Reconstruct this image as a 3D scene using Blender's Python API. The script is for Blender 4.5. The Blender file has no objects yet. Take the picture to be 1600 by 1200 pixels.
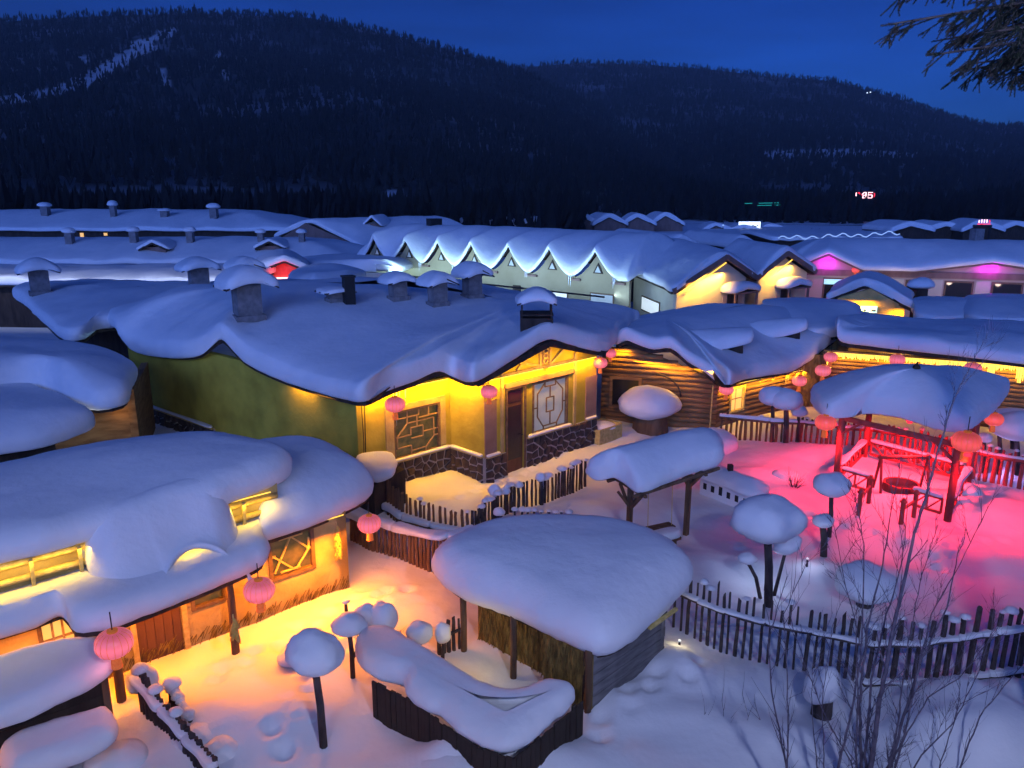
import bpy, bmesh, math, random
import numpy as np
from mathutils import Vector, Matrix, noise

SC = bpy.context.scene
COL = SC.collection
R = math.radians
random.seed(7)

# ------------------------------------------------------------------ camera
CAM_H, PITCH, FPX = 7.5, R(14.0), 1200.0          # eye height, downward tilt, focal length in photo pixels
cd_ = bpy.data.cameras.new('camera'); cam = bpy.data.objects.new('camera', cd_); COL.objects.link(cam)
cam.location = (0, 0, CAM_H); cam.rotation_euler = (math.pi/2 - PITCH, 0, 0)
cd_.sensor_width = 36.0; cd_.lens = 36.0*FPX/1600.0; cd_.clip_start = 0.1; cd_.clip_end = 12000
SC.camera = cam

# ------------------------------------------------------------------ dusk sky
SUN_EL, SUN_AZ = 12.0, 200.0                       # afterglow low behind the viewer
wd = bpy.data.worlds.new('World'); SC.world = wd; wd.use_nodes = True
nt = wd.node_tree; bg = nt.nodes['Background']
sky = nt.nodes.new('ShaderNodeTexSky'); sky.sky_type = 'NISHITA'; sky.sun_disc = False
sky.sun_elevation = R(SUN_EL); sky.sun_rotation = R(SUN_AZ); sky.ozone_density = 6.0; sky.air_density = 1.0; sky.dust_density = 0.3
tint = nt.nodes.new('ShaderNodeMix'); tint.data_type = 'RGBA'; tint.blend_type = 'MULTIPLY'; tint.inputs[0].default_value = 1.0
tint.inputs[7].default_value = (0.054, 0.172, 0.56, 1)
nt.links.new(sky.outputs[0], tint.inputs[6])
# thin streaky cloud, a few percent of contrast
tc = nt.nodes.new('ShaderNodeTexCoord'); mp = nt.nodes.new('ShaderNodeMapping'); mp.inputs['Scale'].default_value = (1.2, 1.2, 9.0)
nz = nt.nodes.new('ShaderNodeTexNoise'); nz.inputs['Scale'].default_value = 2.2; nz.inputs['Detail'].default_value = 6
rp = nt.nodes.new('ShaderNodeMapRange'); rp.inputs[1].default_value = 0.3; rp.inputs[2].default_value = 0.7; rp.inputs[3].default_value = 0.76; rp.inputs[4].default_value = 1.26
cl = nt.nodes.new('ShaderNodeMix'); cl.data_type = 'RGBA'; cl.blend_type = 'MULTIPLY'; cl.inputs[0].default_value = 1.0
nt.links.new(tc.outputs['Generated'], mp.inputs[0]); nt.links.new(mp.outputs[0], nz.inputs['Vector'])
nt.links.new(nz.outputs['Fac'], rp.inputs[0]); nt.links.new(tint.outputs[2], cl.inputs[6]); nt.links.new(rp.outputs[0], cl.inputs[7])
nt.links.new(cl.outputs[2], bg.inputs[0]); bg.inputs[1].default_value = 0.115

sl = bpy.data.lights.new('sun', 'SUN'); sl.energy = 1.9; sl.angle = R(40); sl.color = (0.16, 0.30, 1.0)
so = bpy.data.objects.new('sun', sl); COL.objects.link(so)
_a = R(SUN_AZ); sd = Vector((math.sin(_a)*math.cos(R(SUN_EL)), math.cos(_a)*math.cos(R(SUN_EL)), math.sin(R(SUN_EL))))
so.rotation_euler = sd.to_track_quat('Z', 'Y').to_euler(); so.location = (-5, -40, 30)

vs = SC.view_settings; vs.view_transform = 'Standard'; vs.look = 'None'; vs.exposure = 0.0; vs.gamma = 1.0; vs.use_curve_mapping = False
SC.render.engine = 'CYCLES'; cy = SC.cycles
cy.use_denoising = True; cy.max_bounces = 5; cy.diffuse_bounces = 2; cy.glossy_bounces = 2; cy.transmission_bounces = 4; cy.volume_bounces = 0
cy.sample_clamp_indirect = 3.0; cy.use_adaptive_sampling = True; cy.adaptive_threshold = 0.045; cy.adaptive_min_samples = 16; cy.caustics_reflective = False; cy.caustics_refractive = False

# ------------------------------------------------------------------ surveying helpers
_c, _s = math.cos(PITCH), math.sin(PITCH)
def ray(px, py):
    u, v = px-800.0, py-600.0
    return Vector((u, FPX*_c - v*_s, -FPX*_s - v*_c))
def P(px, py, z):                       # the spot at height z on the sight line
    d = ray(px, py); t = (z-CAM_H)/d.z
    return Vector((d.x*t, d.y*t, z))
def PD(px, py, Y):                      # the spot at ground distance Y on the sight line
    d = ray(px, py); t = Y/d.y
    return Vector((d.x*t, Y, CAM_H + d.z*t))
def PW(px, py, p0, p1):                 # (along, height) where the sight line meets the wall p0-p1
    d = ray(px, py); ax, ay = p1[0]-p0[0], p1[1]-p0[1]; L = math.hypot(ax, ay)
    nx, ny = ay/L, -ax/L
    t = (p0[0]*nx + p0[1]*ny)/(d.x*nx + d.y*ny)
    return ((d.x*t-p0[0])*ax/L + (d.y*t-p0[1])*ay/L, CAM_H + d.z*t)

def hit(o, px, py):                     # where the sight line meets an object already built
    from mathutils.bvhtree import BVHTree
    base = wloc(o); me = o.data
    t = BVHTree.FromPolygons([v.co+base for v in me.vertices], [tuple(p.vertices) for p in me.polygons])
    h = t.ray_cast(cam.location, ray(px, py).normalized())[0]
    return h
# ------------------------------------------------------------------ materials
MATS = {}
def material(name, col, col2=None, rough=0.8, scale=4.0, bump=0.0, bscale=None, detail=6, emit=None, estr=0.0, stretch=None, spec=0.3, metal=0.0, contrast=(0.35, 0.65)):
    m = bpy.data.materials.new(name); m.use_nodes = True; n = m.node_tree; b = n.nodes['Principled BSDF']
    b.inputs['Roughness'].default_value = rough; b.inputs['Specular IOR Level'].default_value = spec; b.inputs['Metallic'].default_value = metal
    tcn = n.nodes.new('ShaderNodeTexCoord'); vec = tcn.outputs['Object']
    if stretch:
        mpn = n.nodes.new('ShaderNodeMapping'); mpn.inputs['Scale'].default_value = stretch
        n.links.new(vec, mpn.inputs[0]); vec = mpn.outputs[0]
    if col2:
        nn = n.nodes.new('ShaderNodeTexNoise'); nn.inputs['Scale'].default_value = scale; nn.inputs['Detail'].default_value = detail
        cr = n.nodes.new('ShaderNodeValToRGB'); cr.color_ramp.elements[0].position = contrast[0]; cr.color_ramp.elements[1].position = contrast[1]
        cr.color_ramp.elements[0].color = (*col, 1); cr.color_ramp.elements[1].color = (*col2, 1)
        n.links.new(vec, nn.inputs['Vector']); n.links.new(nn.outputs['Fac'], cr.inputs[0]); n.links.new(cr.outputs[0], b.inputs['Base Color'])
    else:
        b.inputs['Base Color'].default_value = (*col, 1)
    if bump:
        n2 = n.nodes.new('ShaderNodeTexNoise'); n2.inputs['Scale'].default_value = bscale or scale*3; n2.inputs['Detail'].default_value = 5
        bp = n.nodes.new('ShaderNodeBump'); bp.inputs['Strength'].default_value = 1.0; bp.inputs['Distance'].default_value = bump
        n.links.new(vec, n2.inputs['Vector']); n.links.new(n2.outputs['Fac'], bp.inputs['Height']); n.links.new(bp.outputs[0], b.inputs['Normal'])
    if emit:
        b.inputs['Emission Color'].default_value = (*emit, 1); b.inputs['Emission Strength'].default_value = estr
    MATS[name] = m
    return m
M = MATS
material('snow', (0.80, 0.82, 0.84), (0.88, 0.88, 0.89), rough=0.6, scale=1.4, bump=0.020, bscale=5.0, spec=0.3)
material('snow_ground', (0.78, 0.80, 0.83), (0.88, 0.88, 0.89), rough=0.65, scale=0.8, bump=0.022, bscale=3.6, spec=0.25)
material('plaster_yellow', (0.34, 0.27, 0.028), (0.55, 0.45, 0.055), rough=0.85, scale=1.1, bump=0.012, bscale=9, detail=9, contrast=(0.28, 0.62))
material('plaster_mud', (0.40, 0.28, 0.09), (0.60, 0.46, 0.18), rough=0.9, scale=1.6, bump=0.025, bscale=8, detail=9, contrast=(0.3, 0.65))
material('plaster_cream', (0.50, 0.47, 0.36), (0.58, 0.55, 0.44), rough=0.85, scale=1.0, bump=0.005, bscale=12)
material('plaster_pink', (0.50, 0.38, 0.30), (0.56, 0.44, 0.35), rough=0.85, scale=1.0, bump=0.005, bscale=12)
material('pilaster_brown', (0.26, 0.16, 0.11), (0.33, 0.21, 0.15), rough=0.8, scale=3.0, bump=0.005)
material('dark_wood', (0.030, 0.020, 0.016), (0.065, 0.045, 0.034), rough=0.85, scale=5, bump=0.01, bscale=20, stretch=(1, 1, 0.25))
material('brown_wood', (0.11, 0.060, 0.032), (0.21, 0.125, 0.07), rough=0.85, scale=6, bump=0.012, bscale=22, stretch=(1, 1, 0.2))
material('twig_bark', (0.085, 0.072, 0.10), (0.16, 0.135, 0.175), rough=0.95, scale=9)
material('bark', (0.040, 0.030, 0.030), (0.095, 0.075, 0.070), rough=0.95, scale=9, bump=0.02, bscale=26, stretch=(1, 1, 0.3))
material('log_wood', (0.20, 0.105, 0.042), (0.36, 0.21, 0.09), rough=0.8, scale=3.0, bump=0.02, bscale=12, stretch=(0.5, 0.5, 2.5))
material('grey_plank', (0.12, 0.115, 0.12), (0.23, 0.22, 0.225), rough=0.9, scale=4, bump=0.012, bscale=16, stretch=(0.6, 0.6, 3))
material('thatch', (0.13, 0.085, 0.022), (0.32, 0.22, 0.06), rough=0.95, scale=9, bump=0.05, bscale=24, stretch=(1, 1, 0.35))
material('straw', (0.52, 0.38, 0.11), (0.72, 0.55, 0.20), rough=0.9, scale=12)
material('stone_dark', (0.05, 0.034, 0.028), (0.12, 0.085, 0.070), rough=0.8, scale=5, bump=0.02, bscale=14)
material('plaster_olive', (0.27, 0.225, 0.135), (0.36, 0.31, 0.20), rough=0.85, scale=0.5, bump=0.005, bscale=12)
material('mortar', (0.40, 0.36, 0.32), (0.52, 0.47, 0.42), rough=0.95, scale=8, bump=0.02, bscale=24)
material('glass_dark', (0.020, 0.022, 0.020), rough=0.08, spec=0.6)
material('glass_green', (0.022, 0.045, 0.030), (0.16, 0.13, 0.06), rough=0.12, scale=3.0, spec=0.6, emit=(0.35, 0.25, 0.10), estr=0.10)
material('glass_pale', (0.36, 0.40, 0.40), (0.48, 0.52, 0.52), rough=0.2, scale=2, spec=0.5, emit=(0.75, 0.85, 0.85), estr=0.12)
material('glass_lit', (0.5, 0.5, 0.45), rough=0.3, emit=(0.75, 0.90, 1.0), estr=0.75)
material('glass_warm', (0.5, 0.4, 0.2), rough=0.3, emit=(1.0, 0.55, 0.12), estr=0.9)
material('lattice', (0.30, 0.19, 0.10), (0.40, 0.26, 0.14), rough=0.7, scale=10)
material('frame_wood', (0.13, 0.08, 0.045), (0.2, 0.13, 0.08), rough=0.75, scale=8, bump=0.006)
material('door_wood', (0.12, 0.055, 0.030), (0.18, 0.085, 0.045), rough=0.7, scale=6, bump=0.006, stretch=(1, 1, 0.2))
material('led_yellow', (0.9, 0.7, 0.2), rough=0.4, emit=(1.0, 0.60, 0.06), estr=2.0)
material('fringe_light', (0.8, 0.65, 0.2), rough=0.5, emit=(1.0, 0.60, 0.05), estr=2.2)
material('led_magenta', (0.6, 0.1, 0.6), rough=0.4, emit=(0.8, 0.03, 0.9), estr=3.0)
material('ice_glow', (0.6, 0.9, 1.0), rough=0.4, emit=(0.45, 0.65, 1.0), estr=0.55)
material('lantern_silk', (0.62, 0.10, 0.12), (0.72, 0.16, 0.18), rough=0.35, scale=6, emit=(1.0, 0.17, 0.24), estr=0.62, spec=0.5)
material('lantern_silk_red', (0.66, 0.05, 0.04), (0.75, 0.09, 0.08), rough=0.35, scale=6, emit=(1.0, 0.10, 0.10), estr=0.55, spec=0.5)
for _k in ('lantern_silk', 'lantern_silk_red'):
    _n = M[_k].node_tree; _b = _n.nodes['Principled BSDF']; _t = _n.nodes.new('ShaderNodeTexCoord'); _x = _n.nodes.new('ShaderNodeSeparateXYZ'); _a = _n.nodes.new('ShaderNodeMath'); _a.operation = 'ABSOLUTE'
    _m = _n.nodes.new('ShaderNodeMapRange'); _m.inputs[1].default_value = 0.0; _m.inputs[2].default_value = 0.16; _m.inputs[3].default_value = 0.95; _m.inputs[4].default_value = 0.35
    _n.links.new(_t.outputs['Object'], _x.inputs[0]); _n.links.new(_x.outputs[2], _a.inputs[0]); _n.links.new(_a.outputs[0], _m.inputs[0]); _n.links.new(_m.outputs[0], _b.inputs['Emission Strength'])
material('lantern_rim', (0.45, 0.16, 0.03), rough=0.5, emit=(1.0, 0.22, 0.03), estr=0.25)
material('tassel', (0.60, 0.13, 0.03), (0.70, 0.20, 0.05), rough=0.8, scale=30, emit=(1.0, 0.20, 0.04), estr=0.30)
material('bulb', (1, 1, 1), rough=0.3, emit=(1.0, 0.80, 0.80), estr=4.0)
material('cable', (0.03, 0.025, 0.025), rough=0.7)
material('ice', (0.75, 0.80, 0.85), rough=0.12, spec=0.6)
material('corn', (0.66, 0.36, 0.06), (0.80, 0.52, 0.12), rough=0.6, scale=25, bump=0.006, bscale=90)
material('metal_black', (0.02, 0.02, 0.022), rough=0.5)
material('brick_flue', (0.17, 0.16, 0.165), (0.26, 0.245, 0.25), rough=0.9, scale=6, bump=0.01, bscale=20)
material('red_wood', (0.36, 0.055, 0.045), (0.48, 0.085, 0.065), rough=0.75, scale=6, bump=0.01, bscale=22, stretch=(1, 1, 0.3))
material('gable_red', (0.5, 0.07, 0.05), (0.62, 0.11, 0.08), rough=0.7, scale=5)
material('gable_brown', (0.20, 0.125, 0.10), (0.26, 0.165, 0.14), rough=0.8, scale=3, stretch=(1, 1, 0.3))
material('spruce', (0.012, 0.020, 0.014), (0.030, 0.042, 0.026), rough=0.9, scale=14)
material('forest', (0.004, 0.005, 0.007), (0.009, 0.012, 0.016), rough=0.95, scale=0.05)
material('hill_snow', (0.03, 0.032, 0.036), (0.22, 0.23, 0.26), rough=0.9, scale=0.011, contrast=(0.47, 0.68))
_n = M['hill_snow'].node_tree; _b = _n.nodes['Principled BSDF']; _lk = _b.inputs['Base Color'].links[0].from_socket
_at = _n.nodes.new('ShaderNodeAttribute'); _at.attribute_name = 'snow_and_beam'; _mx = _n.nodes.new('ShaderNodeMix'); _mx.data_type = 'RGBA'; _mx.inputs[7].default_value = (0.62, 0.64, 0.68, 1)
_n.links.new(_at.outputs['Fac'], _mx.inputs[0]); _n.links.new(_lk, _mx.inputs[6]); _n.links.new(_mx.outputs[2], _b.inputs['Base Color'])
material('sign_white', (0.8, 0.85, 0.9), rough=0.4, emit=(0.75, 0.90, 1.0), estr=1.6)
material('sign_cyan', (0.4, 0.8, 0.8), rough=0.4, emit=(0.35, 0.85, 0.95), estr=0.8)
material('sign_red', (0.7, 0.05, 0.06), rough=0.4, emit=(1.0, 0.03, 0.06), estr=1.6)
material('sign_pale', (0.8, 0.6, 0.6), rough=0.4, emit=(1.0, 0.55, 0.55), estr=2.5)
material('teal_light', (0.05, 0.3, 0.25), rough=0.4, emit=(0.02, 0.55, 0.42), estr=0.45)
material('ink', (0.03, 0.05, 0.12), rough=0.6)

# ------------------------------------------------------------------ object helpers
def wloc(o):
    p = Vector(o.location)
    while o.parent: o = o.parent; p += o.location
    return p
def tag(o, label=None, cat=None, group=None, kind=None):
    if label: o['label'] = label
    if cat: o['category'] = cat
    if group: o['group'] = group
    if kind: o['kind'] = kind
    return o
def thing(name, label, cat, loc, group=None):
    o = bpy.data.objects.new(name, None); COL.objects.link(o); o.location = loc; o.empty_display_size = 0.3
    return tag(o, label, cat, group)
class MB:
    def __init__(s): s.v = []; s.f = []
    def add(s, v, f):
        k = len(s.v); s.v += [Vector(p) for p in v]; s.f += [tuple(i+k for i in q) for q in f]; return s
    def hexa(s, a):                      # 8 corners: bottom ring then top ring
        return s.add(a, [(3,2,1,0), (4,5,6,7), (0,1,5,4), (1,2,6,5), (2,3,7,6), (3,0,4,7)])
    def box(s, c, d, rz=0.0):
        cx, cy_, cz = c; hx, hy, hz = d[0]/2, d[1]/2, d[2]/2; C, S = math.cos(rz), math.sin(rz)
        return s.hexa([(cx+x*C-y*S, cy_+x*S+y*C, cz+z) for z in (-hz, hz) for x, y in ((-hx,-hy), (hx,-hy), (hx,hy), (-hx,hy))])
    def beam(s, p, q, w, h, up=(0, 0, 1)):
        p, q = Vector(p), Vector(q); d = (q-p).normalized(); up = Vector(up)
        if abs(d.dot(up)) > 0.98: up = Vector((1, 0, 0))
        x = d.cross(up).normalized()*w/2; y = x.cross(d).normalized()*h/2
        return s.hexa([p-x-y, p+x-y, q+x-y, q-x-y, p-x+y, p+x+y, q+x+y, q-x+y])
    def tube(s, pts, rad, n=6):
        pts = [Vector(p) for p in pts]; m = len(pts); k = len(s.v)
        if not hasattr(rad, '__len__'): rad = [rad]*m
        ref = Vector((0.13, 0.97, 0.21))
        for i, p in enumerate(pts):
            d = (pts[min(i+1, m-1)]-pts[max(i-1, 0)]).normalized()
            x = d.cross(ref).normalized(); y = d.cross(x)
            for j in range(n):
                a = 2*math.pi*j/n; s.v.append(p + (x*math.cos(a)+y*math.sin(a))*rad[i])
        for i in range(m-1):
            for j in range(n):
                a, b = k+i*n+j, k+i*n+(j+1) % n; s.f.append((a, b, b+n, a+n))
        s.f.append(tuple(k+j for j in reversed(range(n)))); s.f.append(tuple(k+(m-1)*n+j for j in range(n)))
        return s
    def lathe(s, c, prof, n=16, fn=None):
        c = Vector(c); k = len(s.v); m = len(prof)
        for i, (r, z) in enumerate(prof):
            for j in range(n):
                a = 2*math.pi*j/n; rr = r*(fn(a, i) if fn else 1.0)
                s.v.append(c + Vector((rr*math.cos(a), rr*math.sin(a), z)))
        for i in range(m-1):
            for j in range(n):
                a, b = k+i*n+j, k+i*n+(j+1) % n; s.f.append((a, b, b+n, a+n))
        s.f.append(tuple(k+j for j in reversed(range(n)))); s.f.append(tuple(k+(m-1)*n+j for j in range(n)))
        return s
    def plate(s, pts, n, t):             # flat polygon given t thickness along n
        n = Vector(n).normalized()*t; m = len(pts); a = [Vector(p) for p in pts]
        return s.add(a+[p+n for p in a], [tuple(reversed(range(m))), tuple(range(m, 2*m))] + [(i, (i+1) % m, m+(i+1) % m, m+i) for i in range(m)])
    def mesh(s, name, origin=(0, 0, 0), smooth=False, fix=True):
        o = Vector(origin); me = bpy.data.meshes.new(name); me.from_pydata([p-o for p in s.v], [], s.f)
        if fix:
            bm = bmesh.new(); bm.from_mesh(me); bmesh.ops.recalc_face_normals(bm, faces=bm.faces); bm.to_mesh(me); bm.free()
        if smooth: me.polygons.foreach_set('use_smooth', [True]*len(me.polygons))
        me.update(); return me
    def build(s, name, mat, parent=None, loc=None, smooth=False, fix=True):
        if loc is None:
            a = np.array([tuple(p) for p in s.v]); lo, hi = a.min(0), a.max(0)
            loc = Vector(((lo[0]+hi[0])/2, (lo[1]+hi[1])/2, lo[2]))
        me = s.mesh(name, loc, smooth, fix); me.materials.append(M[mat] if isinstance(mat, str) else mat)
        o = bpy.data.objects.new(name, me); COL.objects.link(o)
        if parent: o.parent = parent; o.location = Vector(loc)-wloc(parent)
        else: o.location = loc
        return o
def copy_tree(o, parent=None):
    c = o.copy(); COL.objects.link(c); c.parent = parent
    for ch in list(o.children): copy_tree(ch, c)
    return c
def lamp(name, kind, loc, energy, col, size=0.1, size_y=None, aim=None, parent=None, spread=None, blend=None, spot=None):
    L = bpy.data.lights.new(name, kind); L.energy = energy; L.color = col
    if kind == 'AREA':
        L.size = size; L.shape = 'SQUARE'
        if size_y: L.shape = 'RECTANGLE'; L.size_y = size_y
        if spread: L.spread = spread
    else: L.shadow_soft_size = size
    if kind == 'SPOT' and spot: L.spot_size = spot; L.spot_blend = blend if blend is not None else 0.6
    o = bpy.data.objects.new(name, L); COL.objects.link(o)
    if aim is not None: o.rotation_euler = (Vector(loc)-Vector(aim)).to_track_quat('Z', 'Y').to_euler()
    if parent: o.parent = parent; o.location = Vector(loc)-wloc(parent)
    else: o.location = loc
    return o
def strip_lamp(name, p, q, energy, col, aim_dir, width=0.06, parent=None):   # a long LED run from p to q shining along aim_dir
    p, q = Vector(p), Vector(q); d = (q-p); L = d.length; z = -Vector(aim_dir).normalized(); x = d.normalized()
    y = z.cross(x).normalized(); x = y.cross(z).normalized()
    li = bpy.data.lights.new(name, 'AREA'); li.shape = 'RECTANGLE'; li.size = L; li.size_y = width; li.energy = energy; li.color = col
    o = bpy.data.objects.new(name, li); COL.objects.link(o)
    o.rotation_euler = Matrix((x, y, z)).transposed().to_euler()
    if parent: o.parent = parent; o.location = (p+q)/2-wloc(parent)
    else: o.location = (p+q)/2
    return o
YEL = (1.0, 0.45, 0.004); AMB = (1.0, 0.26, 0.0)

# ------------------------------------------------------------------ thick snow on a roof
def smooth_loop(pts, step):
    pts = [Vector(p) for p in pts]; n = len(pts); out = []
    for i in range(n):
        p0, p1, p2, p3 = pts[i-1], pts[i], pts[(i+1) % n], pts[(i+2) % n]
        k = max(2, int(math.ceil((p2-p1).length/step)))
        t01 = max((p1-p0).length, 1e-3)**0.5; t12 = max((p2-p1).length, 1e-3)**0.5; t23 = max((p3-p2).length, 1e-3)**0.5
        m1 = (p2-p1) + t12*((p1-p0)/t01 - (p2-p0)/(t01+t12)); m2 = (p2-p1) + t12*((p3-p2)/t23 - (p3-p1)/(t12+t23))
        for j in range(k):
            t = j/k
            out.append((2*t**3-3*t*t+1)*p1 + (t**3-2*t*t+t)*m1 + (-2*t**3+3*t*t)*p2 + (t**3-t*t)*m2)
    return out
def seg_near(p, spine):
    best = None
    if len(spine) == 1: return Vector(spine[0])
    for a, b in zip(spine, spine[1:]):
        a, b = Vector(a), Vector(b); d = (b-a); dd = d.x*d.x+d.y*d.y
        t = 0 if dd < 1e-9 else max(0, min(1, ((p.x-a.x)*d.x+(p.y-a.y)*d.y)/dd)); q = a+d*t
        e = (q.x-p.x)**2+(q.y-p.y)**2
        if best is None or e < best[0]: best = (e, q)
    return best[1]
def snow_cap(name, outline, spine, T, r=None, parent=None, step=0.22, amp=0.04, lump=0.03, rings=9, power=1.0, seed=0.0, mat='snow', loop=None, lip=0.0, flat=False):
    r = r or T*0.45
    L = loop if loop else smooth_loop(outline, step); N = len(L)
    tg = [seg_near(p, spine) for p in L]; rows = []
    area = sum(L[i].x*L[(i+1) % N].y-L[(i+1) % N].x*L[i].y for i in range(N))
    if area < 0: L.reverse(); tg.reverse()
    def f(s): return math.sin(min(1, s)*math.pi/2)**power
    spec = [('b', 1.0), ('b', 0.5), ('b', 0.15)] + [('e', a) for a in (-90, -60, -35, -12, 10, 35, 62, 90)] + [('t', (k+1)/rings) for k in range(rings)]
    for _ in range(14):                    # let the fall lines turn gradually round corners
        tg = [(tg[i-1]+tg[i]*2+tg[(i+1) % N])/4 for i in range(N)]
    sd = Vector((seed*7.3, seed*3.1, seed*5.7))
    for kind, a in spec:
        row = []
        for p, q in zip(L, tg):
            dx, dy = q.x-p.x, q.y-p.y; D = max(1e-3, math.hypot(dx, dy)); rz = q.z-p.z
            # ragged edge
            w = noise.noise(p*1.1+sd)*lump*2.2 + noise.noise(p*3.7+sd)*lump
            if kind == 'b':
                ins = r*0.35 + (D-r*0.35)*a; s = ins/D; z = p.z + rz*f(s) + (0.0 if a < 1 else 0)
            elif kind == 'e':
                ph = R(a); ins = r*(1-math.cos(ph)) if a > 0 else r*0.35*(1-math.cos(ph)); ins = min(ins, D*0.8)
                s = ins/D; z = p.z + rz*f(s)*max(0, math.sin(ph)) + T*0.5*(1+math.sin(ph)) + lip*(math.cos(ph)-1)
                ins -= w*math.cos(ph)
            else:
                i0 = min(r, D*0.8); ins = i0+(D-i0)*a; s = ins/D; z = p.z + T + rz*f(s)
            if kind == 'e': ins -= 0.030*noise.noise(Vector((p.x*6.5, p.y*6.5, z*6.5))+sd)*min(1.0, T/0.3)
            x = p.x+dx/D*ins; y = p.y+dy/D*ins
            if kind != 'b':
                v = Vector((x, y, 0))
                hgt = 1.0 if kind == 't' else max(0, math.sin(R(a)))
                z += hgt*(amp*noise.noise(v*0.55+sd)*1.6 + amp*0.40*noise.noise(v*2.1+sd)+amp*0.12*noise.noise(v*5.5+sd))
            row.append(Vector((x, y, z)))
        rows.append(row)
    b = MB()
    for row in rows: b.v += row
    for i in range(len(rows)-1):
        for j in range(N):
            a, c = i*N+j, i*N+(j+1) % N; b.f.append((a, c, c+N, a+N))
    if parent is None: return b
    return b.build(name, mat, parent, smooth=True, fix=False)
def roof_board(name, outline, spine, parent, inset=0.12, t=0.10, mat='dark_wood', power=1.0, drop=0.03, step=0.5, loop=None):
    L = loop if loop else smooth_loop(outline, step); N = len(L); b = MB()
    tops, bots = [], []
    for fr in (0.0, 0.33, 0.66, 1.0):
        rt, rb = [], []
        for p in L:
            q = seg_near(p, spine); dx, dy = q.x-p.x, q.y-p.y; D = max(1e-3, math.hypot(dx, dy))
            ins = min(inset, D*0.5)+(D-min(inset, D*0.5))*fr; s = ins/D
            z = p.z+(q.z-p.z)*math.sin(min(1, s)*math.pi/2)**power-drop
            rt.append(Vector((p.x+dx/D*ins, p.y+dy/D*ins, z))); rb.append(Vector((p.x+dx/D*ins, p.y+dy/D*ins, z-t)))
        tops.append(rt); bots.append(rb)
    rows = list(reversed(bots))+tops
    for row in rows: b.v += row
    for i in range(len(rows)-1):
        for j in range(N):
            a, c = i*N+j, i*N+(j+1) % N; b.f.append((a, c, c+N, a+N))
    return b.build(name, mat, parent)
def snow_ball(c, rx, ry, rz_, seed=0.0, flat=0.45, amp=0.05, n=22, m=12, tilt=(0, 0)):
    """a mushroom of snow: domed top, rounded shoulders, flat underside"""
    b = MB(); c = Vector(c); sd = Vector((seed*3.3, seed*1.7, seed))
    for i in range(m+1):
        ph = -math.pi/2+math.pi*i/m
        for j in range(n):
            a = 2*math.pi*j/n; ux, uy, uz = math.cos(ph)*math.cos(a), math.cos(ph)*math.sin(a), math.sin(ph)
            if uz < 0: uz *= flat; 
            k = 1+amp*2*noise.noise(Vector((ux, uy, uz))*1.3+sd)+amp*0.6*noise.noise(Vector((ux, uy, uz))*3.7+sd)
            x, y, z = ux*rx*k, uy*ry*k, uz*rz_*k
            b.v.append(c+Vector((x, y, z+tilt[0]*x+tilt[1]*y)))
    for i in range(m):
        for j in range(n):
            p, q = i*n+j, i*n+(j+1) % n; b.f.append((p, q, q+n, p+n))
    return b

# ------------------------------------------------------------------ walls with openings, stonework, windows
class Wall:
    """a straight wall p0 -> p1; outward is to the right of the walk"""
    def __init__(s, p0, p1):
        s.p0 = Vector((p0[0], p0[1], 0)); s.p1 = Vector((p1[0], p1[1], 0)); s.d = (s.p1-s.p0); s.L = s.d.length; s.d.normalize()
        s.n = Vector((s.d.y, -s.d.x, 0))
    def at(s, a, z, o=0.0): return s.p0+s.d*a+s.n*o+Vector((0, 0, z))
    def px(s, px, py): return PW(px, py, s.p0, s.p1)
    def pt(s, px, py, o):                # the spot on the sight line that stands o metres out from the wall
        q0, q1 = s.p0+s.n*o, s.p1+s.n*o; a, z = PW(px, py, q0, q1); return s.at(a, z, o)
    def box(s, b, a0, a1, z0, z1, o0, o1):
        return b.hexa([s.at(a0, z0, o0), s.at(a1, z0, o0), s.at(a1, z0, o1), s.at(a0, z0, o1), s.at(a0, z1, o0), s.at(a1, z1, o0), s.at(a1, z1, o1), s.at(a0, z1, o1)])
    def wall(s, name, mat, parent, z0, z1, holes=(), th=0.2, gable=None, a0=0.0, a1=None):
        b = MB(); a1 = s.L if a1 is None else a1; cur = a0
        for h in sorted(holes):
            if h[0] > cur: s.box(b, cur, h[0], z0, z1, -th, 0)
            if h[2] > z0: s.box(b, h[0], h[1], z0, h[2], -th, 0)
            if h[3] < z1: s.box(b, h[0], h[1], h[3], z1, -th, 0)
            cur = h[1]
        if cur < a1: s.box(b, cur, a1, z0, z1, -th, 0)
        if gable: b.plate([s.at(a0, z1), s.at(a1, z1)]+[s.at(a, z) for a, z in gable], -s.n, th)
        return b.build(name, mat, parent)
def clip_poly(poly, a, b, c):            # keep a x + b y <= c
    out = []
    for i in range(len(poly)):
        p, q = poly[i], poly[(i+1) % len(poly)]; dp, dq = a*p[0]+b*p[1]-c, a*q[0]+b*q[1]-c
        if dp <= 0: out.append(p)
        if dp*dq < 0: t = dp/(dp-dq); out.append((p[0]+(q[0]-p[0])*t, p[1]+(q[1]-p[1])*t))
    return out
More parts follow.
